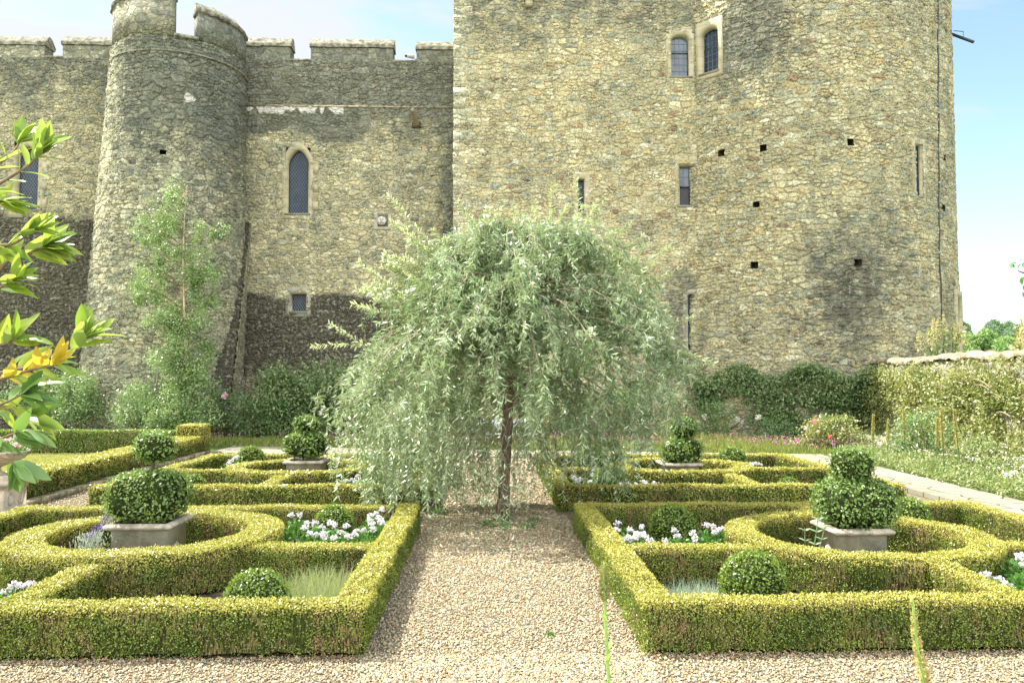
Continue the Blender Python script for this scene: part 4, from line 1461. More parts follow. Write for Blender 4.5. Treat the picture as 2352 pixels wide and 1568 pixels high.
def planter(cx_, cy_, w, ztop_, rot=0.0):
    """returns the trough at the origin, moved to its place"""
    root = bpy.data.objects.new('stone_planter', None)
    COL.objects.link(root)
    hw = w / 2
    levels = [(hw - .10, 0.02), (hw - .10, .08), (hw - .085, .09), (hw - .085, ztop_ - .10), (hw - .07, ztop_ - .085)]
    mb = MB()
    V = []
    for r, z in levels:
        V += [(-r, -r, z), (r, -r, z), (r, r, z), (-r, r, z)]
    q = [(k * 4 + i, k * 4 + (i + 1) % 4, (k + 1) * 4 + (i + 1) % 4, (k + 1) * 4 + i) for k in range(len(levels) - 1) for i in range(4)]
    mb.add(V, q)
    mb.build('trough', M['planter'], root)
    rl = [(hw - .075, ztop_ - .09), (hw - .035, ztop_ - .085), (hw - .008, ztop_ - .068), (hw, ztop_ - .045), (hw - .004, ztop_ - .03), (hw - .045, ztop_), (hw - .10, ztop_ - .006), (hw - .115, ztop_ - .03), (hw - .12, ztop_ - .10)]
    mb = MB()
    V = []
    for r, z in rl:
        a = .012
        V += [(-r, -r + a, z), (-r + a, -r, z), (r - a, -r, z), (r, -r + a, z), (r, r - a, z), (r - a, r, z), (-r + a, r, z), (-r, r - a, z)]
    q = [(k * 8 + i, k * 8 + (i + 1) % 8, (k + 1) * 8 + (i + 1) % 8, (k + 1) * 8 + i) for k in range(len(rl) - 1) for i in range(8)]
    mb.add(np.array(V) + rng.normal(size=(len(V), 3)) * .0025, q)
    mb.build('rim', M['rim'], root)
    mb = MB()
    r = hw - .118
    mb.add([(-r, -r, ztop_ - .07), (r, -r, ztop_ - .07), (r, r, ztop_ - .07), (-r, r, ztop_ - .07)], [(0, 1, 2, 3)])
    mb.build('soil', M['soil'], root)
    for k in range(4):
        mb = MB()
        a = k * PI / 2
        R_ = np.array([[math.cos(a), -math.sin(a), 0], [math.sin(a), math.cos(a), 0], [0, 0, 1]])
        zc = ztop_ * .40
        cen = np.array([0, -(hw - .083), zc])
        for p in range(8):
            th = p * PI / 4
            b = MB()
            blob(b, cen + np.array([math.cos(th) * .062, 0, math.sin(th) * .062]), (.036, .022, .036), 10, 7)
            mb.add(np.concatenate(b.v) @ R_.T, np.concatenate(b.f4))
        b = MB()
        blob(b, cen, (.034, .03, .034), 10, 7)
        mb.add(np.concatenate(b.v) @ R_.T, np.concatenate(b.f4))
        mb.build('rosette', M['planter'], root, smooth=True)
    root.location = (cx_, cy_, 0)
    root.rotation_euler = (0, 0, rot)
    return root


def topiary(x, y, tiers, label, mat, dens, L, z0):
    root = thing('topiary_shrub', (x, y, z0), label, 'topiary', 'clipped cloud topiaries in the planters')
    st = MB()
    top = max(t[0][2] for t in tiers)
    tube(st, bez([(x + .02, y, z0 - .06), (x - .01, y + .01, z0 + (top - z0) * .5), (x, y, top)], 6), .022, 7)
    for k in range(7):
        a = rng.uniform(0, 6.28)
        tube(st, bez([(x + .03 * math.cos(a), y + .03 * math.sin(a), z0 - .06), (x + .1 * math.cos(a), y + .1 * math.sin(a), z0 + .08), (x + .2 * math.cos(a), y + .2 * math.sin(a), z0 + .25)], 4), .012, 5)
    st.build('stem', M['bark'], root)
    for k, (c, r, e) in enumerate(tiers):
        core, lf = MB(), MB()
        topi_shape(core, lf, c, r, e, dens, L, None, .05, seed=k + int(abs(x) * 7), shell=.035, W=.6)
        o = core.build('clipped_tier', M['core_green'], root)
        lf.build('foliage', M[mat], o)


PL = [(-4.45, 10.75, .86, .66, 'taller grey stone planter with rosettes, inside the near left hedge ring'),
      (4.78, 10.42, .79, .60, 'grey stone planter with rosettes, inside the near right hedge ring'),
      (-4.30, 19.2, .94, .60, 'pale stone planter inside the far left hedge ring'),
      (4.42, 18.4, .90, .60, 'pale stone planter inside the far right hedge ring, behind drooping twigs')]
for k, (x, y, w, zt_, lab) in enumerate(PL):
    tag(planter(x, y, w, zt_), lab, 'planter', 'square stone planters')
# near left: broad rounded drum with small ball above on a bare stem
x, y = -4.42, 10.75


def tier(xa, xb, ya, yb, Y, e, ry=None):
    p, q = at(xa, ya, Y=Y), at(xb, yb, Y=Y)
    rx, rz = (q[0] - p[0]) / 2, (p[2] - q[2]) / 2
    return ((p + q) / 2, (rx, ry or rx * .95, rz), e)


topiary(x, y, [tier(264, 420, 1086, 1186, y, 4.2), tier(313, 398, 993, 1058, y, 2.3)], 'topiary of a broad drum with a small ball above, near left planter', 'box_dark', 1500, .042, .60)
topiary(4.78, 10.42, [tier(1880, 2048, 1101, 1207, 10.42, 3.0), tier(1912, 2000, 1033, 1100, 10.42, 3.2)], 'topiary with a squarish tier on a broad round one, near right planter', 'box_dark', 1500, .042, .55)
topiary(-4.30, 19.2, [tier(655, 751, 995, 1046, 19.2, 3.4), tier(677, 731, 956, 990, 19.2, 2.4)], 'topiary of two stacked drums in the far left planter', 'box_dark', 700, .065, .55)
topiary(4.42, 18.4, [tier(1522, 1609, 1010, 1062, 18.4, 3.4), tier(1543, 1598, 957, 1006, 18.4, 2.6)], 'topiary of two stacked tiers in the far right planter', 'box_dark', 700, .065, .55)

# ------------------------------------------------------------------ urn on its pedestal at the left edge
M['pedestal'] = plain('pedestal_stone', (0.50, 0.42, 0.31), .9, .2, .35, 4, bump=.008, col2=(0.33, 0.29, 0.21), bscale=30)
M['pinkflower'] = leaf_mat('pink_petal', [(0.62, 0.36, 0.42), (0.75, 0.55, 0.58), (0.70, 0.45, 0.55)], .3, .6, .2)
M['whiteflower'] = leaf_mat('white_petal', [(0.60, 0.58, 0.60), (0.70, 0.68, 0.70), (0.52, 0.48, 0.53)], .2, .6, .2)
M['magenta'] = leaf_mat('magenta_petal', [(0.42, 0.08, 0.26), (0.55, 0.16, 0.38), (0.50, 0.22, 0.42)], .3, .6, .2)
M['purple'] = leaf_mat('lavender_petal', [(0.07, 0.03, 0.20), (0.12, 0.06, 0.30), (0.17, 0.10, 0.36)], .2, .6, .2)
M['freshleaf'] = leaf_mat('fresh_leaf', [(0.03, 0.10, 0.018), (0.06, 0.17, 0.03), (0.12, 0.25, 0.05)], .3, .45, .5)
M['silver'] = leaf_mat('silver_leaf', [(0.26, 0.32, 0.26), (0.38, 0.43, 0.36), (0.45, 0.5, 0.4)], .25, .6, .3)
px_, py_ = -9.05, 15.05
ped = thing('stone_pedestal', (px_, py_, 0), 'carved buff stone pedestal at the left edge, foot of the mossy kerb', 'pedestal')


def square_prof(mb, cx_, cy_, prof):
    V = []
    for r, z in prof:
        V += [(cx_ - r, cy_ - r, z), (cx_ + r, cy_ - r, z), (cx_ + r, cy_ + r, z), (cx_ - r, cy_ + r, z)]
    q = [(k * 4 + i, k * 4 + (i + 1) % 4, (k + 1) * 4 + (i + 1) % 4, (k + 1) * 4 + i) for k in range(len(prof) - 1) for i in range(4)]
    e = (len(prof) - 1) * 4
    q.append((e, e + 1, e + 2, e + 3))
    mb.add(V, q)


mb = MB()
square_prof(mb, px_, py_, [(.44, 0), (.44, .08), (.40, .10), (.37, .14), (.36, .15), (.36, .50)])
mb.build('plinth', M['pedestal'], ped)
mb = MB()
square_prof(mb, px_, py_, [(.36, .5), (.385, .52), (.39, .56), (.43, .58), (.43, .63), (.33, .66), (.33, .74)])
mb.build('cap', M['pedestal'], ped)
mb = MB()
for ax_ in (-.16, .16):
    th = np.linspace(0, 2 * PI, 17)
    tube(mb, np.stack([px_ + ax_ + .085 * np.cos(th), np.full(17, py_ - .362), .32 + .10 * np.sin(th)], -1), .014, 6, False)
    tube(mb, np.stack([np.full(17, px_ + .362), py_ + ax_ + .085 * np.cos(th), .32 + .10 * np.sin(th)], -1), .014, 6, False)
mb.build('roundel', M['pedestal'], ped)


def lathe(mb, cx_, cy_, prof, n=24):
    V = []
    for r, z in prof:
        for t in np.arange(n) * 2 * PI / n:
            V.append((cx_ + r * math.cos(t), cy_ + r * math.sin(t), z))
    q = [(k * n + i, k * n + (i + 1) % n, (k + 1) * n + (i + 1) % n, (k + 1) * n + i) for k in range(len(prof) - 1) for i in range(n)]
    mb.add(V, q)


urn = thing('flower_urn', (px_, py_, .74), 'wide stone urn of pink flowers standing on the carved pedestal', 'urn')
mb = MB()
lathe(mb, px_, py_, [(.18, .742), (.18, .77), (.10, .80), (.07, .86), (.12, .90), (.28, .95), (.44, 1.03), (.50, 1.08), (.52, 1.13), (.55, 1.15), (.55, 1.18), (.48, 1.18), (.44, 1.10)])
mb.build('bowl', M['pedestal'], urn, smooth=True)


def clump(mb, c, r, n, L, W, kind='rhomb', up=.3, hemi=True, droop=0.0):
    d = unit(rng.normal(size=(n, 3)))
    if hemi:
        d[:, 2] = np.abs(d[:, 2])
    P = np.array(c) + d * np.array(r) * rng.uniform(.35, 1, (n, 1)) ** .5
    D = unit(d + rng.normal(size=(n, 3)) * .7 + np.array([0, 0, up]))
    N = unit(rng.normal(size=(n, 3)) + np.array([0, 0, 1.0]))
    leaves(mb, P, D, N, L * rng.uniform(.7, 1.3, n), W * rng.uniform(.8, 1.2, n), kind, bend=droop)


mb = MB()
clump(mb, (px_, py_, 1.12), (.56, .56, .24), 2600, .06, .02)
mb.build('foliage', M['freshleaf'], urn)
mb = MB()
for k in range(60):
    a, rr = rng.uniform(0, 6.28), .56 * math.sqrt(rng.uniform(0, 1))
    clump(mb, (px_ + rr * math.cos(a), py_ + rr * math.sin(a), 1.30 + .1 * rng.uniform() - rr * .12), (.05, .05, .04), 22, .03, .028)
mb.build('blossom', M['pinkflower'], urn)

# ------------------------------------------------------------------ white flowers in the beds
FLW = {
 'near left bed behind the cross hedge': ([(670, 1183), (688, 1182), (705, 1202), (723, 1200), (758, 1200), (739, 1211), (768, 1206), (795, 1207), (783, 1222), (713, 1225), (729, 1227), (745, 1225), (743, 1234), (818, 1221), (813, 1229), (835, 1219), (770, 1234), (877, 1169), (850, 1185), (870, 1191), (877, 1200), (850, 1195), (853, 1204), (857, 1214), (800, 1232), (700, 1212), (862, 1180)], (.40, .56), (1234, 1169)),
 'near right bed around the box ball': ([(1418, 1202), (1416, 1217), (1448, 1217), (1476, 1209), (1441, 1234), (1461, 1226), (1473, 1225), (1480, 1231), (1461, 1235), (1493, 1241), (1528, 1241), (1550, 1217), (1556, 1230), (1592, 1225), (1596, 1239), (1621, 1206), (1638, 1209), (1646, 1220), (1658, 1215), (1450, 1237), (1434, 1240)], (.38, .50), (1241, 1202)),
 'right-hand bed at the picture edge': ([(2260, 1318), (2270, 1322), (2295, 1329), (2311, 1344), (2340, 1275), (2352, 1298), (2345, 1281), (2370, 1270), (2365, 1310)], (.34, .46), (1344, 1275)),
 'left-hand bed at the picture edge': ([(34, 1342), (44, 1345), (28, 1350), (8, 1362), (70, 1342), (-15, 1350), (60, 1346), (5, 1368)], (.36, .44), (1362, 1342)),
 'far left bed in front of the ring': ([(795, 1104), (808, 1102), (822, 1094), (818, 1105), (843, 1102), (915, 1096), (898, 1076), (920, 1081), (905, 1088), (932, 1088)], (.36, .55), (1105, 1076)),
 'far left bed by the back corner': ([(526, 1064), (540, 1052), (531, 1058), (545, 1049)], (.45, .5), (1064, 1052)),
 'far right bed behind the front hedge': ([(1316, 1096), (1331, 1100), (1328, 1107), (1361, 1091), (1355, 1107), (1442, 1111), (1460, 1113), (1483, 1110), (1502, 1111), (1322, 1101), (1478, 1106), (1430, 1113)], (.38, .5), (1111, 1091)),
 'far right bed at the far side': ([(1733, 1064), (1745, 1065), (1726, 1066)], (.45, .5), (1066, 1064)),
}


def head_mesh(mb, c, r):
    n = 34
    d = unit(rng.normal(size=(n, 3)) + np.array([0, 0, .45]))
    P = np.array(c) + d * np.array([r, r, r * .6]) * rng.uniform(.55, 1, (n, 1))
    N = unit(d + rng.normal(size=(n, 3)) * .35)
    D = unit(rng.normal(size=(n, 3)))
    leaves(mb, P, D, N, r * .75, r * .7)


for place, (pts, (za, zb), (ya, yb)) in FLW.items():
    W_ = []
    for (x, y) in pts:
        z = za + (zb - za) * (ya - y) / max(1, ya - yb)
        W_.append(at(x, y, z=z))
    W_ = np.array(W_)
    left = list(range(len(W_)))
    grp = []
    while left:
        s_ = left[0]
        near = sorted(left, key=lambda i: np.hypot(*(W_[i] - W_[s_])[:2]))[:4]
        near = [i for i in near if np.hypot(*(W_[i] - W_[s_])[:2]) < .55]
        grp.append(near)
        left = [i for i in left if i not in near]
    grp.sort(key=lambda q_: W_[q_].mean(0)[0] / W_[q_].mean(0)[1])
    for gi, idx in enumerate(grp):
        c = W_[idx].mean(0)
        far = c[1] > 14
        root = thing('flowering_plant', (c[0], c[1], .01), (['leftmost', 'second', 'third', 'fourth', 'fifth', 'sixth', 'seventh', 'eighth', 'ninth', 'tenth', 'eleventh', 'twelfth'][gi] + (' from left of the' if gi else ' of the') + ' white-flowered plants, ' + place) if len(grp) > 1 else 'lone white-flowered plant, ' + place, 'flowers', 'white flowering plants in the ' + place)
        fb = MB()
        clump(fb, (c[0], c[1], .04), (.30, .30, c[2] - .07), 160 if far else 420, .075 if far else .06, .065 if far else .055, up=.1)
        fb.build('foliage', M['freshleaf'], root)
        for i in idx:
            p = W_[i]
            sb = MB()
            tube(sb, [(c[0] * .6 + p[0] * .4, c[1] * .6 + p[1] * .4, .05), (p[0] * .9 + c[0] * .1, p[1] * .9 + c[1] * .1, p[2] * .6), (p[0], p[1], p[2])], .005, 4, False)
            sb.build('stem', M['freshleaf'], root)
            hb = MB()
            head_mesh(hb, p, .058 if far else .048)
            hb.build('flower_head', M['whiteflower'], root)

# lavender and silver shrub beside the left planter
lv = thing('lavender', (-5.15, 10.1, 0), 'purple lavender spikes at the left corner of the taller planter', 'flowers')
st, fb = MB(), MB()
for (x, y) in [(205, 1228), (212, 1222), (220, 1214), (228, 1208), (235, 1200), (240, 1192), (246, 1199), (253, 1190), (200, 1236), (243, 1190), (216, 1232), (232, 1216)]:
    p = at(x, y, Y=10.0 + rng.uniform(-.15, .15))
    b0 = np.array([-5.0 + rng.uniform(-.1, .1), 10.05, .02])
    tube(st, bez([b0, b0 * .4 + p * .6 + np.array([0, 0, .02]), p], 5), .004, 4, False)
    n = 16
    P = p + np.stack([rng.normal(size=n) * .011, rng.normal(size=n) * .011, rng.uniform(-.03, .045, n)], -1)
    leaves(fb, P, unit(rng.normal(size=(n, 3))), unit(rng.normal(size=(n, 3))), .022, .018)
    fb.build('flower_spike', M['purple'], lv)
    fb = MB()
st.build('stems', M['silver'], lv)
sv = thing('silver_shrub', (-4.93, 10.2, 0), 'feathery silver-green shrublet against the taller planter', 'shrub')
fb = MB()
n = 900
P = np.stack([rng.normal(-4.93, .10, n), rng.normal(10.12, .08, n), rng.uniform(.05, .58, n)], -1)
P[:, 0] += (P[:, 2] - .3) * .05
leaves(fb, P, unit(rng.normal(size=(n, 3)) * .5 + np.array([0, 0, 1])), unit(rng.normal(size=(n, 3))), .055, .008)
fb.build('foliage', M['silver'], sv)
M['weedleaf'] = leaf_mat('weed_leaf', [(0.14, 0.22, 0.10), (0.22, 0.31, 0.16)], .3, .5, .4)
wd = thing('milkweed', (at(1862, 1240, z=.2)[0], at(1862, 1240, z=.2)[1], 0), 'pale leafy weed left of the near right planter', 'weed')
st, fb = MB(), MB()
for (x0_, x1_, y1_) in ((1868, 1880, 1185), (1860, 1848, 1212), (1872, 1895, 1208)):
    b0 = at(x0_, 1300, Y=9.9)
    b0[2] = .02
    tp = at(x1_, y1_, Y=9.9)
    pth = bez([b0, (b0 + tp) / 2 + np.array([-.02, 0, 0]), tp], 10)
    tube(st, pth, .006, 5, False)
    for i in range(3, len(pth), 4):
        for sd in (-1, 1):
            a_ = i * .8
            blade_leaf(fb, pth[i], unit(np.array([sd * math.cos(a_), sd * math.sin(a_), .55])), unit(np.array([rng.normal() * .3, -.6, .8])), .085, .034, .2)
st.build('stems', M['weedleaf'], wd)
fb.build('foliage', M['weedleaf'], wd)


def grass_tuft(name, label, c, rad, n, h, mat, w=.006, cat='grass', kind='stuff', z0=.015):
    fb = MB()
    a = rng.uniform(0, 6.28, n)
    rr = np.sqrt(rng.uniform(0, 1, n))
    P = np.stack([c[0] + rad[0] * rr * np.cos(a), c[1] + rad[1] * rr * np.sin(a), np.full(n, z0)], -1)
    D = unit(np.stack([rng.normal(size=n) * .45, rng.normal(size=n) * .45, np.ones(n)], -1))
    N = unit(np.stack([rng.normal(size=n), rng.normal(size=n), -.1 * np.ones(n)], -1))
    leaves(fb, P, D, N, h * rng.uniform(.5, 1.15, n), w, 'lance', bend=.25)
    return tag(fb.build(name, mat), label, cat, kind=kind)


M['feather'] = leaf_mat('feather_grass', [(0.14, 0.21, 0.07), (0.25, 0.32, 0.14), (0.36, 0.38, 0.20)], .35, .6, .3)
M['bluegrass'] = leaf_mat('blue_grass', [(0.16, 0.24, 0.18), (0.27, 0.35, 0.27), (0.33, 0.40, 0.30)], .3, .6, .3)
M['lawnblade'] = leaf_mat('lawn_blade', [(0.15, 0.19, 0.035), (0.26, 0.26, 0.06), (0.34, 0.30, 0.09)], .35, .6, .2)
M['meadow'] = leaf_mat('meadow_blade', [(0.08, 0.14, 0.025), (0.16, 0.22, 0.045), (0.27, 0.29, 0.09)], .35, .6, .2)
grass_tuft('feather_grass', 'soft pale tufted grass right of the front box ball, near left parterre', (-1.85, 8.55), (.46, .85), 3600, .40, M['feather'], .005)
grass_tuft('blue_grass', 'low blue-green grass left of the bright box ball', (2.28, 8.3), (.5, .55), 3200, .31, M['bluegrass'], .006)

# lawn
fb = MB()
n = 26000
P = np.stack([rng.uniform(-20, -9.9, n), rng.uniform(15.5, 27.4, n), np.full(n, .004)], -1)
D = unit(np.stack([rng.normal(size=n) * .5, rng.normal(size=n) * .5, np.ones(n)], -1))
leaves(fb, P, D, unit(rng.normal(size=(n, 3))), .06 * rng.uniform(.5, 1.5, n), .014)
tag(fb.build('lawn_grass', M['lawnblade']), 'short yellowed grass of the small lawn between the left hedges', 'grass', kind='stuff')

# meadow strip along the castle foot, with pink flowers
fb, pk = MB(), MB()
n = 60000
X = rng.uniform(-12, 14.5, n)
Yb = 29.6 - (X + 9.3) * .19
Yy = Yb + (35.2 - Yb) * rng.uniform(0, 1, n) ** .8
P = np.stack([X, Yy, np.zeros(n)], -1)
hgt = .32 * (1 + .5 * vnoise(P, .8, 5)) * rng.uniform(.5, 1.2, n) * np.clip((Yy - Yb) / .8, .35, 1)
D = unit(np.stack([rng.normal(size=n) * .35, rng.normal(size=n) * .35, np.ones(n)], -1))
leaves(fb, P, D, unit(rng.normal(size=(n, 3))), hgt, .035)
tag(fb.build('meadow_grass', M['meadow']), 'rough green ground cover along the castle foot', 'ground cover', kind='stuff')
n = 5200
X = rng.uniform(-12, 14, n)
Yb = 29.6 - (X + 9.3) * .19
Yy = Yb + .2 + 4.5 * rng.uniform(0, 1, n)
P = np.stack([X, Yy, .22 + .25 * rng.uniform(0, 1, n)], -1)
k = vnoise(P, .9, 15) + rng.normal(size=n) * .5 > .1
P = P[k]
leaves(pk, P, unit(rng.normal(size=(len(P), 3))), unit(rng.normal(size=(len(P), 3)) + np.array([0, -1, .5])), .055, .05)
tag(pk.build('pink_wildflowers', M['magenta']), 'scattered small pink flowers in the strip along the castle foot', 'wildflowers', kind='stuff')

# pebbles: real stones on the nearest gravel
m, g, out = new_mat('pebbles')
geo = g('ShaderNodeNewGeometry')
r = geo.outputs['Random Per Island']
pc = g.ramp(r, [(0, (0.42, 0.32, 0.20)), (.14, (0.56, 0.48, 0.35)), (.28, (0.30, 0.21, 0.125)), (.4, (0.66, 0.60, 0.49)), (.52, (0.21, 0.20, 0.19)), (.6, (0.48, 0.36, 0.22)),
                (.72, (0.60, 0.52, 0.39)), (.84, (0.36, 0.26, 0.16)), (.92, (0.15, 0.155, 0.16)), (.96, (0.40, 0.22, 0.13))], 'CONSTANT')
tc = g('ShaderNodeTexCoord')
nz = g.noise(tc.outputs['Object'], 60, 3)
pc = g.mix(g.math('MULTIPLY', nz.outputs[0], .5), pc, (0.30, 0.25, 0.18))
pc = g.mix(1.0, pc, (0.86, 0.87, 0.77), 'MULTIPLY')
pr = g('ShaderNodeBsdfPrincipled', {'Base Color': pc, 'Roughness': .7, 'Specular IOR Level': .35})
m.node_tree.links.new(pr.outputs[0], out.inputs[0])
n1_, n2_ = 46000, 34000
A1 = np.stack([rng.uniform(-1.12, 1.44, n1_), 6.2 + 8.5 * rng.uniform(0, 1, n1_) ** 1.25], -1)
A2 = np.stack([rng.uniform(-5.2, 5.6, n2_), rng.uniform(6.0, 7.33, n2_)], -1)
A3 = np.stack([rng.uniform(-1.15, 1.3, 22000), rng.uniform(14.2, 25, 22000)], -1)
A4 = np.stack([rng.uniform(-9.0, -7.5, 9000), rng.uniform(13, 26, 9000)], -1)
A = np.concatenate([A1, A2, A3, A4])
n = len(A)
sz = .0125 * rng.lognormal(0, .28, n) * (1 + np.clip(A[:, 1] - 9, 0, 14) * .06)
ang = rng.uniform(0, PI, n)
O = np.array([(1, 0, 0), (0, 1, 0), (-1, 0, 0), (0, -1, 0), (0, 0, 1), (0, 0, -1)], float)
asp = np.stack([np.ones(n), rng.uniform(.6, .9, n), rng.uniform(.4, .7, n)], -1) * sz[:, None]
V = O[None] * asp[:, None] * (1 + rng.normal(size=(n, 6, 3)) * .12)
ca_, sa_ = np.cos(ang)[:, None], np.sin(ang)[:, None]
VX = V[:, :, 0] * ca_ - V[:, :, 1] * sa_ + A[:, :1]
VY = V[:, :, 0] * sa_ + V[:, :, 1] * ca_ + A[:, 1:]
tl = rng.normal(size=(n, 1)) * .3
VZ = V[:, :, 2] + V[:, :, 0] * tl + asp[:, 2:3] * .6 + .004 + rng.uniform(0, .006, (n, 1))
V = np.stack([VX, VY, VZ], -1)
Tt = np.array([(0, 1, 4), (1, 2, 4), (2, 3, 4), (3, 0, 4), (1, 0, 5), (2, 1, 5), (3, 2, 5), (0, 3, 5)])
mb = MB()
mb.add(V.reshape(-1, 3), None, (np.arange(n)[:, None, None] * 6 + Tt[None]).reshape(-1, 3))
tag(mb.build('gravel_pebbles', m, smooth=True), 'loose buff and grey pebbles of the gravel path', 'gravel', kind='stuff')
# dry leaves at the foot of the front hedges
mb = MB()
n = 260
P = np.stack([np.concatenate([rng.uniform(-4.6, -1.1, n // 2), rng.uniform(1.4, 5, n // 2)]), rng.normal(7.24, .045, n), np.full(n, .03)], -1)
leaves(mb, P, unit(rng.normal(size=(n, 3)) * np.array([1, 1, .3])), unit(rng.normal(size=(n, 3)) * .5 + np.array([0, 0, 1])), .045, .025, 'fold')
M['dry'] = leaf_mat('dry_leaf', [(0.16, 0.09, 0.04), (0.28, 0.17, 0.08), (0.33, 0.22, 0.12)], .15, .8, .2)
tag(mb.build('dry_leaf_litter', M['dry']), 'brown dead leaves along the foot of the front hedges', 'leaf litter', kind='stuff')

# ------------------------------------------------------------------ weeping silver-leaved tree on the path
M['willow'] = leaf_mat('silver_willow_leaf', [(0.022, 0.065, 0.012), (0.04, 0.10, 0.022), (0.065, 0.14, 0.032), (0.11, 0.20, 0.055), (0.19, 0.30, 0.10), (0.50, 0.58, 0.38)], .17, .34, .7, 1.6)  # darkest greens paint in the crown's inner shade, palest ones its sun glints
M['wtwig'] = plain('willow_twig', (0.30, 0.25, 0.17), .85, .25, .3, 20)
wr = np.random.default_rng(5)
WB = np.array([at(1155, 1197, z=0)[0], at(1155, 1197, z=0)[1], 0.0])
WY = WB[1]
will = thing('weeping_tree', WB, 'weeping silver-leaved tree with a dome of drooping twigs on the gravel path', 'tree')
tr_ = MB()
tp = [WB + np.array([-.03, 0, -.02])] + [np.array([at(x, y, Y=WY)[0], WY + dy, at(x, y, Y=WY)[2]]) for x, y, dy in ((1155, 1160, 0), (1160, 1080, .02), (1164, 1000, .04), (1168, 930, .03), (1174, 850, 0), (1182, 760, .05), (1186, 680, 0))]
tc_ = bez(tp, 6)
tr = np.interp(np.arange(len(tc_)), [0, 4, 12, 30, 42], [.155, .112, .098, .085, .05])
tube(tr_, tc_ + wr.normal(size=tc_.shape) * .006, tr * (1 + wr.normal(size=len(tc_)) * .05), 12)
tr_.build('trunk', M['bark'], will, smooth=True)
WC = np.array([0.50, WY, 0])
ZL = [(.35, 1.95), (.8, 2.35), (1.3, 2.7), (2.0, 3.35), (2.65, 3.2), (3.1, 2.75), (3.95, 2.0), (4.8, 1.3), (5.15, .4)]
ZR = [(.35, .7), (.8, 1.6), (1.5, 2.8), (2.65, 3.4), (3.34, 2.75), (4.4, 2.3), (4.8, 1.7), (5.2, .5)]
ZF = [(.35, .9), (.8, 1.6), (1.5, 2.3), (2.65, 2.6), (3.34, 2.4), (4.2, 1.9), (4.8, 1.3), (5.2, .4)]


def wrad(az, z):
    c = math.cos(az)
    p = ZR if c > 0 else ZL
    a = np.interp(z, [q[0] for q in p], [q[1] for q in p])
    b = np.interp(z, [q[0] for q in ZF], [q[1] for q in ZF])
    return math.sqrt((a * c) ** 2 + (b * math.sin(az)) ** 2)


br, lfm = MB(), MB()
LP, LD, LN, LL_ = [], [], [], []


def twig(p0, d0, ln, droop, leafL=.098, step=.0165, rad=.0035, leafy=1.0, jit=.09):
    n = max(4, int(ln / .07))
    pts = [np.array(p0, float)]
    d = d0 / np.linalg.norm(d0)
    for i in range(n):
        d = d + np.array([wr.normal() * jit, wr.normal() * jit, -droop * (.07 + .10 * i / n) + wr.normal() * jit * .5])
        d = d / np.linalg.norm(d)
        pts.append(pts[-1] + d * ln / n)
        if pts[-1][2] < .12:
            break
    pts = np.array(pts)
    tube(br, pts, np.linspace(rad, rad * .45, len(pts)), 3, False)
    L = np.linalg.norm(np.diff(pts, axis=0), axis=1).sum()
    m_ = int(L / step * leafy)
    if m_ < 1:
        return pts
    t = wr.uniform(0.02, 1, m_) * (len(pts) - 1)
    i = np.minimum(t.astype(int), len(pts) - 2)
    f = (t - i)[:, None]
    P = pts[i] * (1 - f) + pts[i + 1] * f
    T_ = unit(pts[i + 1] - pts[i])
    R_ = wr.normal(size=(m_, 3))
    R_ = unit(R_ - T_ * np.sum(R_ * T_, 1)[:, None])
    D = unit(T_ * .75 + R_ * .8 + np.array([0, 0, -.12]))
    N = unit(R_ * -.7 + T_ * .7 + wr.normal(size=(m_, 3)) * .5 + np.array([0, 0, .6]))
    LP.append(P)
    LD.append(D)
    LN.append(N)
    LL_.append(leafL * wr.uniform(.6, 1.3, m_))
    return pts


NL_ = 185
for k in range(NL_):
    az = wr.uniform(-PI, PI) if k > 40 else -PI + 2 * PI * k / 41
    ze = wr.uniform(.9, 5.0) if wr.uniform() < .8 else wr.uniform(3.6, 5.1)
    if math.sin(az) < -.25 and ze < 1.9:
        ze = wr.uniform(1.9, 4.6)
    R_ = wrad(az, ze) * wr.uniform(.86, 1.0)
    end = np.array([WC[0] + R_ * math.cos(az), WC[1] + R_ * math.sin(az), ze])
    i0 = int(np.interp(min(ze + .3, 4.2), [1.0, 4.2], [21, len(tc_) - 2]))
    st0 = tc_[i0]
    d = end - st0
    hd_ = np.hypot(d[0], d[1])
    zpk = max(st0[2], ze) + wr.uniform(.25, .6) * (1.0 if ze < 3.6 else .45)
    zpk = min(zpk, np.interp(hd_ * .5, [0, 1.5, 2.5, 3.3], [5.1, 4.75, 3.9, 3.0]))
    pk_ = np.array([st0[0] + d[0] * .5, st0[1] + d[1] * .5, max(zpk, ze * .9)])
    limb = bez([st0, st0 * .7 + pk_ * .3 + np.array([0, 0, .18]), pk_, pk_ * .35 + end * .65 + np.array([0, 0, .12]), end], 5)
    limb += np.cumsum(wr.normal(size=limb.shape) * .012, 0)
    tube(br, limb, np.linspace(.028, .006, len(limb)), 5, False)
    ns = 13 if wr.uniform() < .7 else 7
    for q_ in range(ns):
        t = .30 + .70 * (q_ + wr.uniform()) / ns
        ii = min(int(t * (len(limb) - 1)), len(limb) - 2)
        p = limb[ii]
        tg = unit(limb[ii + 1] - limb[ii])
        od = tg * .5 + wr.normal(size=3) * .55 + np.array([math.cos(az) * .25, math.sin(az) * .25, .12])
        ln = wr.uniform(.35, .95)
        room = max(.15, p[2] - .35)
        tw = twig(p, od, min(ln, room * 1.4), 3.0, leafy=.8)
        for sdt in range(2):
            if len(tw) > 4:
                jj = wr.integers(1, len(tw) - 1)
                twig(tw[jj], wr.normal(size=3) * .7 + np.array([0, 0, -.25]), wr.uniform(.18, .45), 2.5, leafy=.85)
    twig(limb[-1], limb[-1] - limb[-3], wr.uniform(.35, .7), 2.2, leafy=1.0)
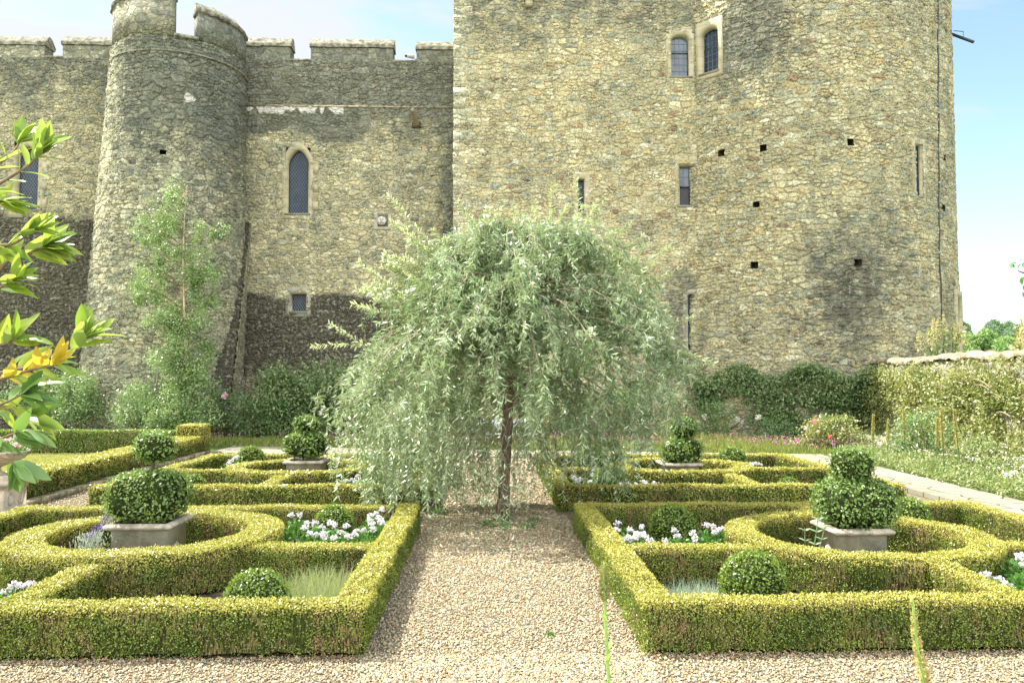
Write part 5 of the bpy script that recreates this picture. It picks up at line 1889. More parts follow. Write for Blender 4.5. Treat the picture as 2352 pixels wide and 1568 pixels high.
# curtain of long bare-ish twigs at the skirt
for k in range(480):
    az = wr.uniform(-PI, PI) if wr.uniform() < .55 else PI + wr.normal() * .7
    z0_ = wr.uniform(1.1, 2.2)
    rr = wrad(az, z0_) * wr.uniform(.35, .95)
    p = np.array([WC[0] - .15 + rr * math.cos(az), WC[1] + rr * math.sin(az), z0_])
    lmin = .35 if math.cos(az) < .2 else .8
    front = math.sin(az) < -.2 and -.7 < p[0] < 1.2
    ln = min(wr.uniform(.5, 1.6), z0_ - lmin)
    if ln > .2:
        twig(p, np.array([wr.normal() * .25, wr.normal() * .25, -1.0]), ln, 1.0, leafy=.22 if front else .75, jit=.07)
# upright young shoots on the crown
nsh = len(LP)
for (x, y, y1, dx) in [(1110, 560, 480, -30), (1150, 560, 505, -8), (1205, 540, 478, 8), (1200, 545, 490, -22), (1275, 530, 448, 6), (1300, 545, 490, 25), (1368, 545, 478, 10), (1360, 540, 445, -6), (1400, 560, 520, 26), (1060, 600, 560, -30),
                       (1000, 600, 490, -95), (985, 600, 530, -35), (1440, 580, 548, 15), (950, 640, 590, -40), (1490, 610, 575, 25), (870, 735, 665, -12), (900, 700, 660, -25), (790, 800, 775, -45), (1560, 800, 820, 60), (1540, 760, 735, 25), (1580, 860, 830, 35)] + [(1180 + math.sin(q_) * 330 * wr.uniform(.75, 1.0), 740 - math.cos(q_) * 190 * wr.uniform(.85, 1), 0, 0) for q_ in np.linspace(-1.5, 1.5, 46)]:
    if y1 == 0:
        dx, y1 = (x - 1180) * wr.uniform(.05, .2) + wr.normal() * 10, y - wr.uniform(15, 60)
    p0 = at(x + (1180 - x) * .22, y + (800 - y) * .18, Y=WY + wr.uniform(-.5, .3))
    p1 = at(x + dx, y1, Y=p0[1] - .05)
    d = p1 - p0
    twig(p0, d, np.linalg.norm(d) * 1.2, .1, leafL=.10, step=.009, rad=.007, leafy=1.0, jit=.035)
    twig(p0 + d * .3, d + wr.normal(size=3) * .25, np.linalg.norm(d) * .7, .1, leafL=.095, step=.009, rad=.006, leafy=1.0, jit=.035)
LPk, LDk, LNk, LLk = LP[nsh:], LD[nsh:], LN[nsh:], LL_[nsh:]
LP, LD, LN, LL_ = LP[:nsh], LD[:nsh], LN[:nsh], LL_[:nsh]
shm = MB()
leaves(shm, np.concatenate(LPk), np.concatenate(LDk), np.concatenate(LNk), np.concatenate(LLk), np.concatenate(LLk) * .24, 'lance', bend=.2)
M['young'] = leaf_mat('young_willow_leaf', [(0.26, 0.33, 0.14), (0.40, 0.46, 0.24), (0.50, 0.55, 0.36)], .3, .4, .5, 3)
shm.build('young_shoots', M['young'], will)
# thin bare whips hanging round the lower trunk
for k in range(70):
    a = wr.uniform(0, 6.28)
    rr = wr.uniform(.15, 1.15)
    z0_ = wr.uniform(1.0, 1.9)
    twig(np.array([WC[0] - .3 + rr * math.cos(a), WC[1] + rr * math.sin(a) * .8, z0_]), np.array([wr.normal() * .3, wr.normal() * .3, -1.0]), z0_ - wr.uniform(.1, .6), .8, leafy=.28, jit=.09)
# stray shoots at the base
for k in range(60):
    a = wr.uniform(0, 6.28)
    p = WB + np.array([math.cos(a) * .1, math.sin(a) * .1 - .05, .03])
    twig(p, np.array([math.cos(a) * .9 - .2, math.sin(a) * .6, .9]), wr.uniform(.25, .75), .6, leafy=.55)
P, D, N, L = np.concatenate(LP), np.concatenate(LD), np.concatenate(LN), np.concatenate(LL_)
leaves(lfm, P, D, N, L, L * .20, 'lance', bend=.32)
print('willow leaves', len(P))
br.build('branches', M['wtwig'], will)
lfm.build('crown', M['willow'], will)
# fallen twiglets under the tree
fb = MB()
n = 420
P = np.stack([wr.normal(.0, .9, n), wr.normal(13.3, .8, n), np.full(n, .03)], -1)
leaves(fb, P, unit(wr.normal(size=(n, 3)) * np.array([1, 1, .25])), unit(wr.normal(size=(n, 3)) * .5 + np.array([0, 0, 1])), .08, .02, 'lance')
tag(fb.build('fallen_leaves', M['willow']), 'narrow grey-green leaves fallen on the gravel under the weeping tree', 'leaf litter', kind='stuff')
for (x, y, s, wl_) in ((1265, 1462, .035, 'tiny weed in the open gravel near the front right hedge'), (1120, 1212, .14, 'leafy weed in the gravel just left of the weeping tree foot'), (1160, 1215, .12, 'leafy weed in front of the weeping tree foot'),
                       (1212, 1218, .16, 'small weed right of the weeping tree foot'), (1010, 1185, .18, 'weed by the back corner of the near left hedge'), (1228, 1200, .12, 'weed between the weeping tree and the near right hedge')):
    c = at(x, y, z=0)
    rt_ = thing('weed', (c[0], c[1], 0), wl_, 'weed', 'weeds in the gravel')
    fb = MB()
    clump(fb, (c[0], c[1], .01), (s * .8, s * .8, s * .8), 60, .02 + .3 * s, .01 + .08 * s, 'fold')
    fb.build('foliage', M['freshleaf'], rt_)

# ------------------------------------------------------------------ shrubs, climbers and roses
M['shade_leaf'] = leaf_mat('rose_leaf', [(0.05, 0.12, 0.035), (0.10, 0.19, 0.06), (0.18, 0.27, 0.10)], .28, .35, .7, 1.4)
M['rose_pale'] = leaf_mat('rose_leaf_pale', [(0.05, 0.12, 0.03), (0.11, 0.20, 0.055), (0.27, 0.36, 0.16)], .28, .38, .6, 1.6)
M['climber'] = leaf_mat('climber_leaf', [(0.025, 0.08, 0.022), (0.06, 0.13, 0.035), (0.11, 0.19, 0.055), (0.24, 0.30, 0.13)], .25, .4, .6, 1.0)
M['sunleaf'] = leaf_mat('sunlit_climber_leaf', [(0.07, 0.13, 0.025), (0.16, 0.23, 0.05), (0.26, 0.31, 0.10), (0.34, 0.33, 0.13)], .3, .35, .7, 1.3)
M['birchleaf'] = leaf_mat('birch_leaf', [(0.035, 0.10, 0.02), (0.08, 0.17, 0.035), (0.15, 0.25, 0.06), (0.34, 0.44, 0.20)], .25, .4, .6, 1.2)
M['rose'] = leaf_mat('rose_petal', [(0.70, 0.66, 0.56), (0.78, 0.76, 0.70)], .3, .6, .2)
M['coral'] = leaf_mat('coral_petal', [(0.75, 0.12, 0.14), (0.80, 0.30, 0.28)], .3, .6, .2)


def shrub(name, base, w, dpt, h, n, L, mat, label, stems=9, zlo=.25, K=26, lum=.22, cat='shrub', group=None, seed=0, stem_mat='twig', W=.6, kind='fold', lean=(0, 0)):
    r = np.random.default_rng(seed + 100)
    root = thing(name, base, label, cat, group)
    b = np.array(base, float)
    sb = MB()
    cl = []
    for k in range(K):
        a = r.uniform(0, 6.28)
        q = math.sqrt(r.uniform(0, 1))
        z = r.uniform(zlo, 1) * h
        env = math.sqrt(max(.05, 1 - ((z / h - .55) / .62) ** 2))
        cl.append(np.array([b[0] + w / 2 * q * env * math.cos(a) + lean[0] * z, b[1] + dpt / 2 * q * env * math.sin(a) + lean[1] * z, b[2] + z]))
    for k in range(stems):
        e = cl[k % K]
        p = np.array([b[0] + r.normal() * w * .06, b[1] + r.normal() * .08, b[2]])
        tube(sb, bez([p, p * .6 + e * .4 + np.array([0, 0, h * .12]), e], 6), np.linspace(.018, .006, 13) * (1 + h * .15), 5, False)
    sb.build('stem', M[stem_mat], root)
    P = []
    per = n // K
    for c in cl:
        P.append(c + r.normal(size=(per, 3)) * np.array([lum * w * .55, lum * dpt * .55, lum * h * .5]))
    P = np.concatenate(P)
    P = P[P[:, 2] > b[2] + .03]
    m_ = len(P)
    fb = MB()
    leaves(fb, P, unit(r.normal(size=(m_, 3)) + np.array([0, 0, .1])), unit(r.normal(size=(m_, 3)) + np.array([-.3, -.3, 1.1])), L * r.uniform(.6, 1.3, m_), L * W, kind)
    fb.build('foliage', M[mat], root)
    return root, cl


def flowers_on(root, pts, r_, mat, name='blossom'):
    for p in pts:
        mb = MB()
        n = 26
        d = unit(rng.normal(size=(n, 3)))
        leaves(mb, np.array(p) + d * r_ * .5, unit(rng.normal(size=(n, 3))), d, r_ * 1.1, r_ * 1.0)
        mb.build(name, M[mat], root)


def on(x, y, Y):
    return at(x, y, Y=Y)


def base_at(x, Y):
    p = at(x, 900, Y=Y)
    return (p[0], Y, 0)


# young birch against the drum tower
BY = 31.0
bb_ = base_at(437, BY)
bir = thing('birch_tree', bb_, 'slender young birch with an airy narrow crown in front of the narrow round tower', 'tree')
tb = MB()
tpts = [np.array(bb_)] + [on(x, y, BY) for x, y in ((436, 960), (432, 900), (428, 830), (424, 740), (422, 660), (421, 580), (424, 500), (430, 425))]
tcv = bez(tpts, 6)
tube(tb, tcv, np.linspace(.085, .012, len(tcv)), 8)
tb.build('trunk', M['birch'], bir, smooth=True)
bq = np.random.default_rng(77)
bb2, fb = MB(), MB()
prof = [(995, 75, 60), (960, 105, 75), (930, 90, 80), (900, 75, 75), (850, 85, 80), (800, 110, 60), (760, 90, 75), (700, 120, 75), (660, 150, 85), (625, 160, 90), (580, 120, 100), (540, 130, 100), (500, 120, 100), (460, 95, 75), (430, 45, 40), (412, 12, 12)]
ys = [p[0] for p in prof][::-1]
wl = [p[1] for p in prof][::-1]
wrr = [p[2] for p in prof][::-1]
P = []
for k in range(120):
    y = 418 + 560 * bq.uniform(0, 1) ** .9
    sd = -1 if bq.uniform() < .6 else 1
    wd_ = np.interp(y, ys, wl if sd < 0 else wrr)
    ext = wd_ * bq.uniform(.12, 1.0)
    x0 = np.interp(y, [425, 980], [424, 437])
    i = np.argmin(np.abs(tcv[:, 2] - (on(x0, min(y + ext * .45, 985), BY))[2]))
    s_ = tcv[i]
    e = on(x0 + sd * ext, y, BY + bq.uniform(-1.1, 1.1) * (wd_ / 120))
    mid = (s_ + e) / 2 + np.array([0, 0, .22])
    cv = bez([s_, mid, e], 6)
    tube(bb2, cv, np.linspace(.016, .004, len(cv)), 4, False)
    for q_ in range(bq.integers(2, 5)):
        c_ = cv[bq.integers(len(cv) // 3, len(cv))] + bq.normal(size=3) * .10
        m_ = int(bq.uniform(40, 130))
        sg = bq.uniform(.08, .20)
        hang = c_ + np.array([0, 0, -.15]) + bq.normal(size=(m_, 3)) * np.array([sg, sg, sg * 1.2])
        P.append(hang)
P = np.concatenate(P)
m_ = len(P)
leaves(fb, P, unit(bq.normal(size=(m_, 3)) + np.array([0, 0, -.5])), unit(bq.normal(size=(m_, 3)) + np.array([-.4, -.4, .8])), .085 * bq.uniform(.6, 1.2, m_), .06, 'rhomb')
bb2.build('branches', M['twig'], bir)
fb.build('crown', M['birchleaf'], bir)

SH = [  # x centre, Y, width px, top y, leaves, label
    (60, 33.0, 90, 893, 3200, 'rose_pale', 'leggy rose bush at the far left, behind the tall back hedge'),
    (128, 32.5, 90, 878, 4200, 'rose_pale', 'leggy rose bush left of the narrow round tower, second from the left edge'),
    (185, 32.0, 75, 872, 4200, 'rose_pale', 'leggy rose bush against the left flank of the narrow round tower'),
    (310, 31.5, 85, 893, 3400, 'rose_pale', 'rose bush with bare lower stems between the narrow tower and the birch'),
    (365, 31.0, 60, 925, 1800, 'rose_pale', 'lower rose bush just left of the birch trunk'),
    (392, 32.0, 80, 905, 2600, 'shade_leaf', 'dark rose bush behind the birch trunk'),
    (505, 32.5, 60, 900, 1100, 'shade_leaf', 'thin rose bush with one pink bloom at the buttress foot'),
    (575, 32.5, 100, 905, 3400, 'shade_leaf', 'dark leafy shrub right of the buttress foot'),
    (660, 32.5, 120, 862, 7500, 'climber', 'tall dark green shrub below the square lattice window'),
    (745, 32.5, 130, 850, 9000, 'climber', 'largest dark green shrub, left of the weeping tree'),
    (830, 32.5, 120, 880, 7000, 'climber', 'dark green shrub half hidden by the weeping tree'),
    (930, 33.0, 120, 900, 4500, 'climber', 'dark shrub behind the left skirt of the weeping tree'),
    (1040, 33.0, 110, 915, 3500, 'climber', 'dark shrub behind the weeping tree trunk'),
    (1330, 32.5, 120, 905, 4500, 'shade_leaf', 'leafy shrub right of the yellow hose, behind the drooping twigs'),
    (1440, 32.0, 110, 900, 4500, 'shade_leaf', 'leafy shrub behind the right skirt of the weeping tree'),
]
for k, (x, Y, wp, ty, n, mt, lab) in enumerate(SH):
    h_ = on(x, ty, Y)[2]
    root, cl = shrub('rose_bush' if 'rose' in lab else 'leafy_shrub', base_at(x, Y), wp / F * Y * 1.15, 1.6, h_, n, .10 if mt != 'climber' else .13, mt, lab, seed=k, zlo=.42 if 'leggy' in lab or 'bare' in lab else .12, stems=12, K=34, lum=.20, group='shrubs along the castle foot')
    if 'pink' in lab:
        flowers_on(root, [on(518, 908, Y - .8)], .13, 'pinkflower')
    if 'largest' in lab:
        flowers_on(root, [on(706, 972, Y - .9), on(742, 935, Y - .9), on(738, 948, Y - .9)], .09, 'rose')


def climber(name, label, pos, u0, u1, v0, v1, n, L, mat, dens, off=.25, cat='climber', stems=14, seed=0, W=.6, thr=0.0):
    """leaves on a wall surface; pos(u, v, d) gives the point d metres in front of the face; dens(u, v) in 0..1"""
    r = np.random.default_rng(seed + 500)
    U, V = r.uniform(u0, u1, n * 3), r.uniform(v0, v1, n * 3)
    P0 = pos(U, V, np.zeros(len(U)))
    nz_ = vnoise(P0, 1.3, seed) * .35 + vnoise(P0, 3.7, seed + 1) * .22
    k = (dens(U, V) + nz_ - r.uniform(0, .9, len(U)) > thr)
    U, V, nz_ = U[k][:n], V[k][:n], nz_[k][:n]
    d = np.abs(off * (.5 + nz_) + r.normal(size=len(U)) * off * .45) + .03
    P = pos(U, V, d)
    m_ = len(P)
    root = thing(name, tuple(pos(np.array([(u0 + u1) / 2]), np.array([v0]), np.array([.1]))[0] * np.array([1, 1, 0])), label, cat)
    out_ = unit(pos(U, V, d + 1) - P)
    fb = MB()
    leaves(fb, P, unit(r.normal(size=(m_, 3)) + np.array([0, 0, -.2])), unit(r.normal(size=(m_, 3)) * .75 + out_ * .6 + np.array([0, 0, .8])), L * r.uniform(.6, 1.3, m_), L * W, 'fold')
    sb = MB()
    for s_ in range(stems):
        u = r.uniform(u0, u1)
        vv = np.linspace(v0, v0 + (v1 - v0) * r.uniform(.5, .95), 9)
        uu = u + np.cumsum(r.normal(size=9)) * .22
        uu = np.clip(uu, u0, u1)
        tube(sb, bez(pos(uu, vv, np.full(9, .07) + r.uniform(0, .08, 9)), 4), np.linspace(.028, .010, 33), 5, False)
    sb.build('stem', M['twig'], root)
    fb.build('foliage', M[mat], root)
    return root


def tower_pos(u, v, d):
    a = u / TR
    r = TR + .25 + d
    return np.stack([TX + r * np.sin(a), TY - r * np.cos(a), v], -1)


root = climber('climbing_rose', 'dark green climbing rose spread over the foot of the big round tower', tower_pos, -52 / 57.3 * TR, 26 / 57.3 * TR, .3, 3.4, 17000, .14, 'climber',
               lambda u, v: np.where(v > 1.55 + .3 * np.sin(u * 1.1), .80, .20) + .25 * np.sin(u * 2.1 + v * 1.7) * ss(2.8 - v + .32 * np.sin(u * 1.4 + 1) + .18 * np.sin(u * 4.3), 0, .8) - .9 * (v > 2.9 + .3 * np.sin(u * 2.3)), .40, seed=2, stems=22)
flowers_on(root, [on(x, y, 31.7) for x, y in ((1618, 958), (1655, 938), (1692, 962), (1742, 958), (1759, 998))], .11, 'rose')
# right garden wall
gw0, gw1 = np.array([15.75, 33.0]), np.array([13.15, 14.0])
gl = np.linalg.norm(gw1 - gw0)
gd = (gw1 - gw0) / gl
gn = np.array([gd[1], -gd[0]])
if gn[0] > 0:
    gn = -gn


def gztop(u):
    return 3.30 + .035 * np.sin(u * .9) + .02 * np.sin(u * 2.7)


def gpos(u, v, d):
    return np.stack([gw0[0] + gd[0] * u + gn[0] * d, gw0[1] + gd[1] * u + gn[1] * d, v], -1)


gwall = thing('garden_wall', (gw0[0] * .5 + gw1[0] * .5, gw0[1] * .5 + gw1[1] * .5, 0), 'sunlit rubble garden wall with a rounded rough coping, running along the right side', 'wall')
mb = MB()
nu, nv = 160, 26
uu, vv = np.meshgrid(np.linspace(0, gl, nu), np.linspace(-.1, 1, nv), indexing='ij')
zz = vv.ravel() * (gztop(uu.ravel()) - .25)
P = gpos(uu.ravel(), zz, .04 * vnoise(np.stack([uu.ravel(), uu.ravel() * 0, zz], -1), 3.0, 3))
i, j = np.meshgrid(np.arange(nu - 1), np.arange(nv - 1), indexing='ij')
a = i * nv + j
mb.add(P, np.stack([a, a + nv, a + nv + 1, a + 1], -1).reshape(-1, 4), uv=np.stack([uu.ravel(), zz], -1), st=np.tile((.35, .1, 0), (nu * nv, 1)))
b1 = gpos(np.array([0, gl, gl, 0]), np.array([0, 0, 3.0, 3.0]), np.full(4, -.5))
mb.add(b1, [(0, 1, 2, 3)], uv=np.array([(0, 0), (gl, 0), (gl, 3), (0, 3)]), st=np.tile((.3, 0, 0), (4, 1)))
e1 = np.array([gpos(np.array([gl]), np.array([z]), np.array([d]))[0] for z, d in ((0, 0), (0, -.5), (3, -.5), (3, 0))])
mb.add(e1, [(0, 1, 2, 3)], uv=np.array([(0, 0), (.5, 0), (.5, 3), (0, 3)]), st=np.tile((.3, 0, 0), (4, 1)))
mb.build('masonry', M['garden'], gwall, uv=True, st=True, smooth=True)
mb = MB()
prof = [(.06, -.30), (.09, -.22), (.04, -.10), (-.10, .0), (-.25, .03), (-.42, -.02), (-.56, -.14), (-.56, -.30)]
nu = 150
V = []
for u in np.linspace(-.1, gl + .1, nu):
    for d, dz in prof:
        q_ = gpos(np.array([u]), np.array([gztop(u) - .04 + dz * .6 + rng.normal() * .022 + .02 * math.sin(u * 6.1)]), np.array([d + rng.normal() * .025]))[0]
        V.append(q_)
k = len(prof)
mb.add(V, [(i * k + j, i * k + j + 1, (i + 1) * k + j + 1, (i + 1) * k + j) for i in range(nu - 1) for j in range(k - 1)])
mb.build('coping', M['coping_gold'], gwall)
root = climber('climbing_rose', 'sunlit climbing plants covering the upper half of the garden wall, with arching bare stems', gpos, .2, gl - .2, .2, 3.1, 40000, .095, 'sunleaf',
               lambda u, v: np.clip(np.where(v > 1.75, .95, .42) * ss(3.0 + .16 * np.sin(u * 1.3) + .1 * np.sin(u * 3.7) - .045 * (u > 7) * (u - 7) - v, -.1, .55), 0, 1), .30, seed=8, stems=20)
sb = MB()
for k in range(9):
    u = rng.uniform(8, 14)
    z = rng.uniform(1.2, 2.1)
    th = np.linspace(rng.uniform(0, 1), rng.uniform(2.4, 3.4), 14)
    rr_ = rng.uniform(.35, .8)
    tube(sb, gpos(u + rr_ * np.cos(th), z + rr_ * .7 * np.sin(th), .2 + .25 * np.sin(th)), np.linspace(.02, .008, 14), 5, False)
sb.build('bare_stems', M['wtwig'], root)

# flower border at the foot of the garden wall
M['border'] = leaf_mat('border_leaf', [(0.03, 0.08, 0.02), (0.09, 0.17, 0.045), (0.18, 0.27, 0.08), (0.36, 0.38, 0.17)], .3, .4, .5, 1.8)
fb, wf, pf = MB(), MB(), MB()
n = 40000
U = rng.uniform(.5, gl + 1.5, n)
dd = rng.uniform(.1, 3.1, n)
P0 = gpos(U, np.zeros(n), dd)
hh_ = (.20 + .50 * (1 - dd / 3.1)) * (1 + .45 * vnoise(P0, 1.6, 31)) * (.75 + .03 * U)
Z = hh_ * rng.uniform(0, 1, n) ** .6 * 1.05
P = gpos(U, Z, dd)
edge_x = 10.35 + .4 * (P[:, 1] - 6) / 17.4 + .03 + .12 * vnoise(P, 2.0, 6)
P = P[(P[:, 0] > edge_x) & (P[:, 1] < 32)]
m_ = len(P)
leaves(fb, P, unit(rng.normal(size=(m_, 3)) + np.array([0, 0, .4])), unit(rng.normal(size=(m_, 3)) + np.array([-.6, -.2, .8])), .085 * rng.uniform(.5, 1.4, m_), .04, 'fold')
tag(fb.build('border_foliage', M['border']), 'dense leafy flower border along the foot of the sunlit garden wall', 'flower border', kind='stuff')
n = 420
U = rng.uniform(5, gl + 1.5, n)
dd = rng.uniform(.2, 2.1, n)
P0 = gpos(U, np.zeros(n), dd)
Z = (.22 + .5 * (1 - dd / 3.1)) * (1 + .4 * vnoise(P0, 1.6, 31)) * (.75 + .03 * U) * rng.uniform(.8, 1.12, n)
P = gpos(U, Z, dd)
P = P[P[:, 0] > 10.6]
cnt = len(P)
P = np.repeat(P, 5, 0) + rng.normal(size=(cnt * 5, 3)) * .03
leaves(pf, P, unit(rng.normal(size=(len(P), 3))), unit(rng.normal(size=(len(P), 3)) + np.array([-.5, -.5, 1])), .05, .045)
M['blush'] = leaf_mat('blush_petal', [(0.66, 0.48, 0.50), (0.74, 0.66, 0.62), (0.70, 0.55, 0.62), (0.74, 0.72, 0.66)], .3, .6, .2)
tag(pf.build('border_blossom', M['blush']), 'masses of small blush-white flowers in the border by the garden wall', 'flowers', kind='stuff')

for k, (x, Y, wp, ty, n, mt, lab) in enumerate([
        (1905, 27.6, 125, 965, 5200, 'sunleaf', 'pink-flowered rose bush beyond the far right parterre'),
        (1775, 31.2, 90, 955, 1500, 'shade_leaf', 'loose rose bush with white blooms at the foot of the big tower'),
        (1640, 31.5, 80, 925, 1600, 'shade_leaf', 'white-flowered rose bush behind the far right topiary'),
        (2120, 23.0, 110, 950, 2200, 'rose_pale', 'open rose bush behind the near right topiary, by the garden wall'),
        (2230, 20.5, 90, 1000, 1400, 'border', 'tall green perennial clump in the sunlit border')]):
    h_ = on(x, ty, Y)[2]
    root, cl = shrub('rose_bush' if 'rose' in lab else 'perennial', base_at(x, Y), wp / F * Y * 1.1, 1.3, h_, n, .09, mt, lab, seed=40 + k, zlo=.15, K=30, lum=.2)
    if k == 0:
        flowers_on(root, [on(1870, 968, Y - .6), on(1905, 1003, Y - .8)], .085, 'coral')
        flowers_on(root, [on(x_, y_, Y - .7) for x_, y_ in ((1850, 985), (1880, 990), (1935, 985), (1915, 1020), (1955, 1000))], .05, 'pinkflower')

# tall foxtail spikes
M['foxtail'] = leaf_mat('foxtail_bud', [(0.38, 0.36, 0.10), (0.50, 0.46, 0.16), (0.42, 0.33, 0.14)], .3, .6, .2)


def spike(x, ytop, Y, label, lean=0, r_=.045, frac=.55, mat='foxtail', ybase=None, group='foxtail spikes in the borders'):
    b = base_at(x, Y)
    t = on(x + lean, ytop, Y)
    root = thing('flower_spike', b, label, 'flower spike', group)
    b = np.array(b)
    sb, fb = MB(), MB()
    pth = bez([b, (b + t) / 2 + np.array([rng.normal() * .02, 0, 0]), t], 8)
    tube(sb, pth, np.linspace(.016, .008, len(pth)), 6)
    sb.build('stem', M['freshleaf'], root)
    n = 420
    s_ = rng.uniform(1 - frac, 1, n)
    i = np.minimum((s_ * (len(pth) - 1)).astype(int), len(pth) - 2)
    f = (s_ * (len(pth) - 1) - i)[:, None]
    P = pth[i] * (1 - f) + pth[i + 1] * f
    th = rng.uniform(0, 6.28, n)
    o_ = np.stack([np.cos(th), np.sin(th), np.full(n, .35)], -1)
    taper = (r_ * np.clip((1.02 - s_) / .25, .3, 1))[:, None]
    leaves(fb, P + o_ * taper * .35, unit(o_ + rng.normal(size=(n, 3)) * .3), unit(rng.normal(size=(n, 3))), .045, .022)
    fb.build('spike', M[mat], root)


for x, y, Y, lab, ln_ in ((2002, 952, 23.5, 'tall yellow foxtail spike left of the garden wall, above the near right topiary', 4), (2078, 940, 23.0, 'foxtail spike against the sunlit wall climbers, second from the left', -2), (2035, 962, 24.0, 'short tan foxtail spike just right of the tallest one', 6),
                          (2145, 960, 21.0, 'foxtail spike in front of the bare arching stems', 8), (2165, 935, 20.0, 'slender green foxtail spike in the middle of the border', -4), (2205, 940, 19.5, 'leaning tan foxtail spike near the right edge', -14),
                          (1537, 868, 21.9, 'tallest foxtail spike, left of the far right topiary', 0), (1549, 890, 21.9, 'foxtail spike touching the far right topiary', 4), (1426, 920, 22.2, 'green foxtail spike seen through the drooping twigs', 0), (1523, 905, 22.3, 'thin foxtail spike behind the drooping twigs', 0)):
    spike(x, y, Y, lab, ln_, r_=.055)

# plume plant rising behind the garden wall, and another at the picture edge
for (x, Y, wp, ty, sd, lab) in ((2165, 30.0, 100, 722, 1, 'yellow plume-flowered plant rising behind the garden wall'), (2356, 22.0, 40, 730, 2, 'yellow-flowered plant behind the wall at the right edge')):
    b = np.array(base_at(x, Y)) + np.array([.0, 0, 0])
    root = thing('plume_plant', b, lab, 'flowers')
    sb, fb, yf = MB(), MB(), MB()
    for k in range(11):
        xo = x + (k - 5) / 5 * wp * .50 + rng.normal() * 3
        tp_ = on(xo + rng.normal() * 4, ty + abs(k - 5) * 5 + rng.uniform(0, 16), Y + rng.uniform(-.4, .4))
        pth = bez([b + rng.normal(size=3) * np.array([.25, .2, 0]), (b + tp_) / 2 + np.array([rng.normal() * .08, 0, .3]), tp_], 6)
        tube(sb, pth, np.linspace(.018, .008, len(pth)), 5, False)
        m_ = 110
        zz_ = rng.uniform(0, .75, m_)
        P = tp_ + np.stack([rng.normal(size=m_) * .17 * zz_, rng.normal(size=m_) * .17 * zz_, -zz_], -1)
        leaves(yf, P, unit(rng.normal(size=(m_, 3)) + np.array([0, 0, .6])), unit(rng.normal(size=(m_, 3))), .07, .045)
        m_ = 46
        t = rng.uniform(.45, .95, m_)[:, None]
        P = b * (1 - t) + tp_ * t + rng.normal(size=(m_, 3)) * .12
        leaves(fb, P, unit(rng.normal(size=(m_, 3))), unit(rng.normal(size=(m_, 3)) + np.array([0, 0, 1])), .19, .09, 'fold')
    M.setdefault('plume', leaf_mat('plume_flower', [(0.44, 0.40, 0.18), (0.58, 0.53, 0.30), (0.54, 0.46, 0.24)], .3, .6, .2))
    sb.build('stem', M['freshleaf'], root)
    fb.build('foliage', M['border'], root)
    yf.build('plume', M['plume'], root)

# ------------------------------------------------------------------ bench and hose behind the tree
be = thing('bench', (-.0, 30.2, 0), 'pale grey bench with dark legs behind the weeping tree trunk', 'bench')
bx = [on(1088, 985, 30.2)[0], on(1217, 985, 30.2)[0]]
M['bench'] = plain('bench_grey', (0.40, 0.40, 0.40), .6, .4, .2, 6)


def bxp(name, parent, mat, *a):
    mb = MB()
    box(mb, *a)
    return mb.build(name, mat, parent)


bxp('backrest', be, M['bench'], bx[0], bx[1], 30.45, 30.5, .62, .98)
bxp('seat', be, M['bench'], bx[0], bx[1], 29.95, 30.40, .40, .45)
for xx in bx:
    bxp('leg', be, M['bench'], xx - .04, xx + .04, 29.98, 30.06, 0, .62)
    bxp('leg', be, M['black'], xx - .04, xx + .04, 30.40, 30.49, 0, .98)
    bxp('armrest', be, M['bench'], xx - .045, xx + .045, 29.98, 30.45, .62, .66)
hs = thing('hose_hanger', (on(1240, 970, 34.0)[0], 34.3, 0), 'dark post with a hook that carries the yellow hose', 'post')
hx = on(1240, 970, 34.0)[0]
bxp('post', hs, M['black'], hx - .06, hx + .06, 34.25, 34.37, 0, 1.55)
bxp('hook', hs, M['black'], hx - .12, hx + .12, 33.95, 34.25, 1.30, 1.36)
M['hose'] = plain('hose_yellow', (0.42, 0.38, 0.05), .5, .4, .2, 10)
mb = MB()
th = np.linspace(0, 2 * PI * 9, 9 * 22)
c = on(1241, 968, 33.9)
rr_ = 1 + .10 * np.sin(th * .37 + 1)
pts = np.stack([c[0] + .33 * rr_ * np.cos(th), c[1] + .07 * np.sin(th * .11) + th * .001, c[2] + .58 * (1 + .1 * np.sin(th * .23)) * np.sin(th) - .02], -1)
tube(mb, pts, .020, 6, False)
tag(mb.build('hose', M['hose'], smooth=True), 'coil of yellow garden hose hanging behind the weeping tree', 'hose')

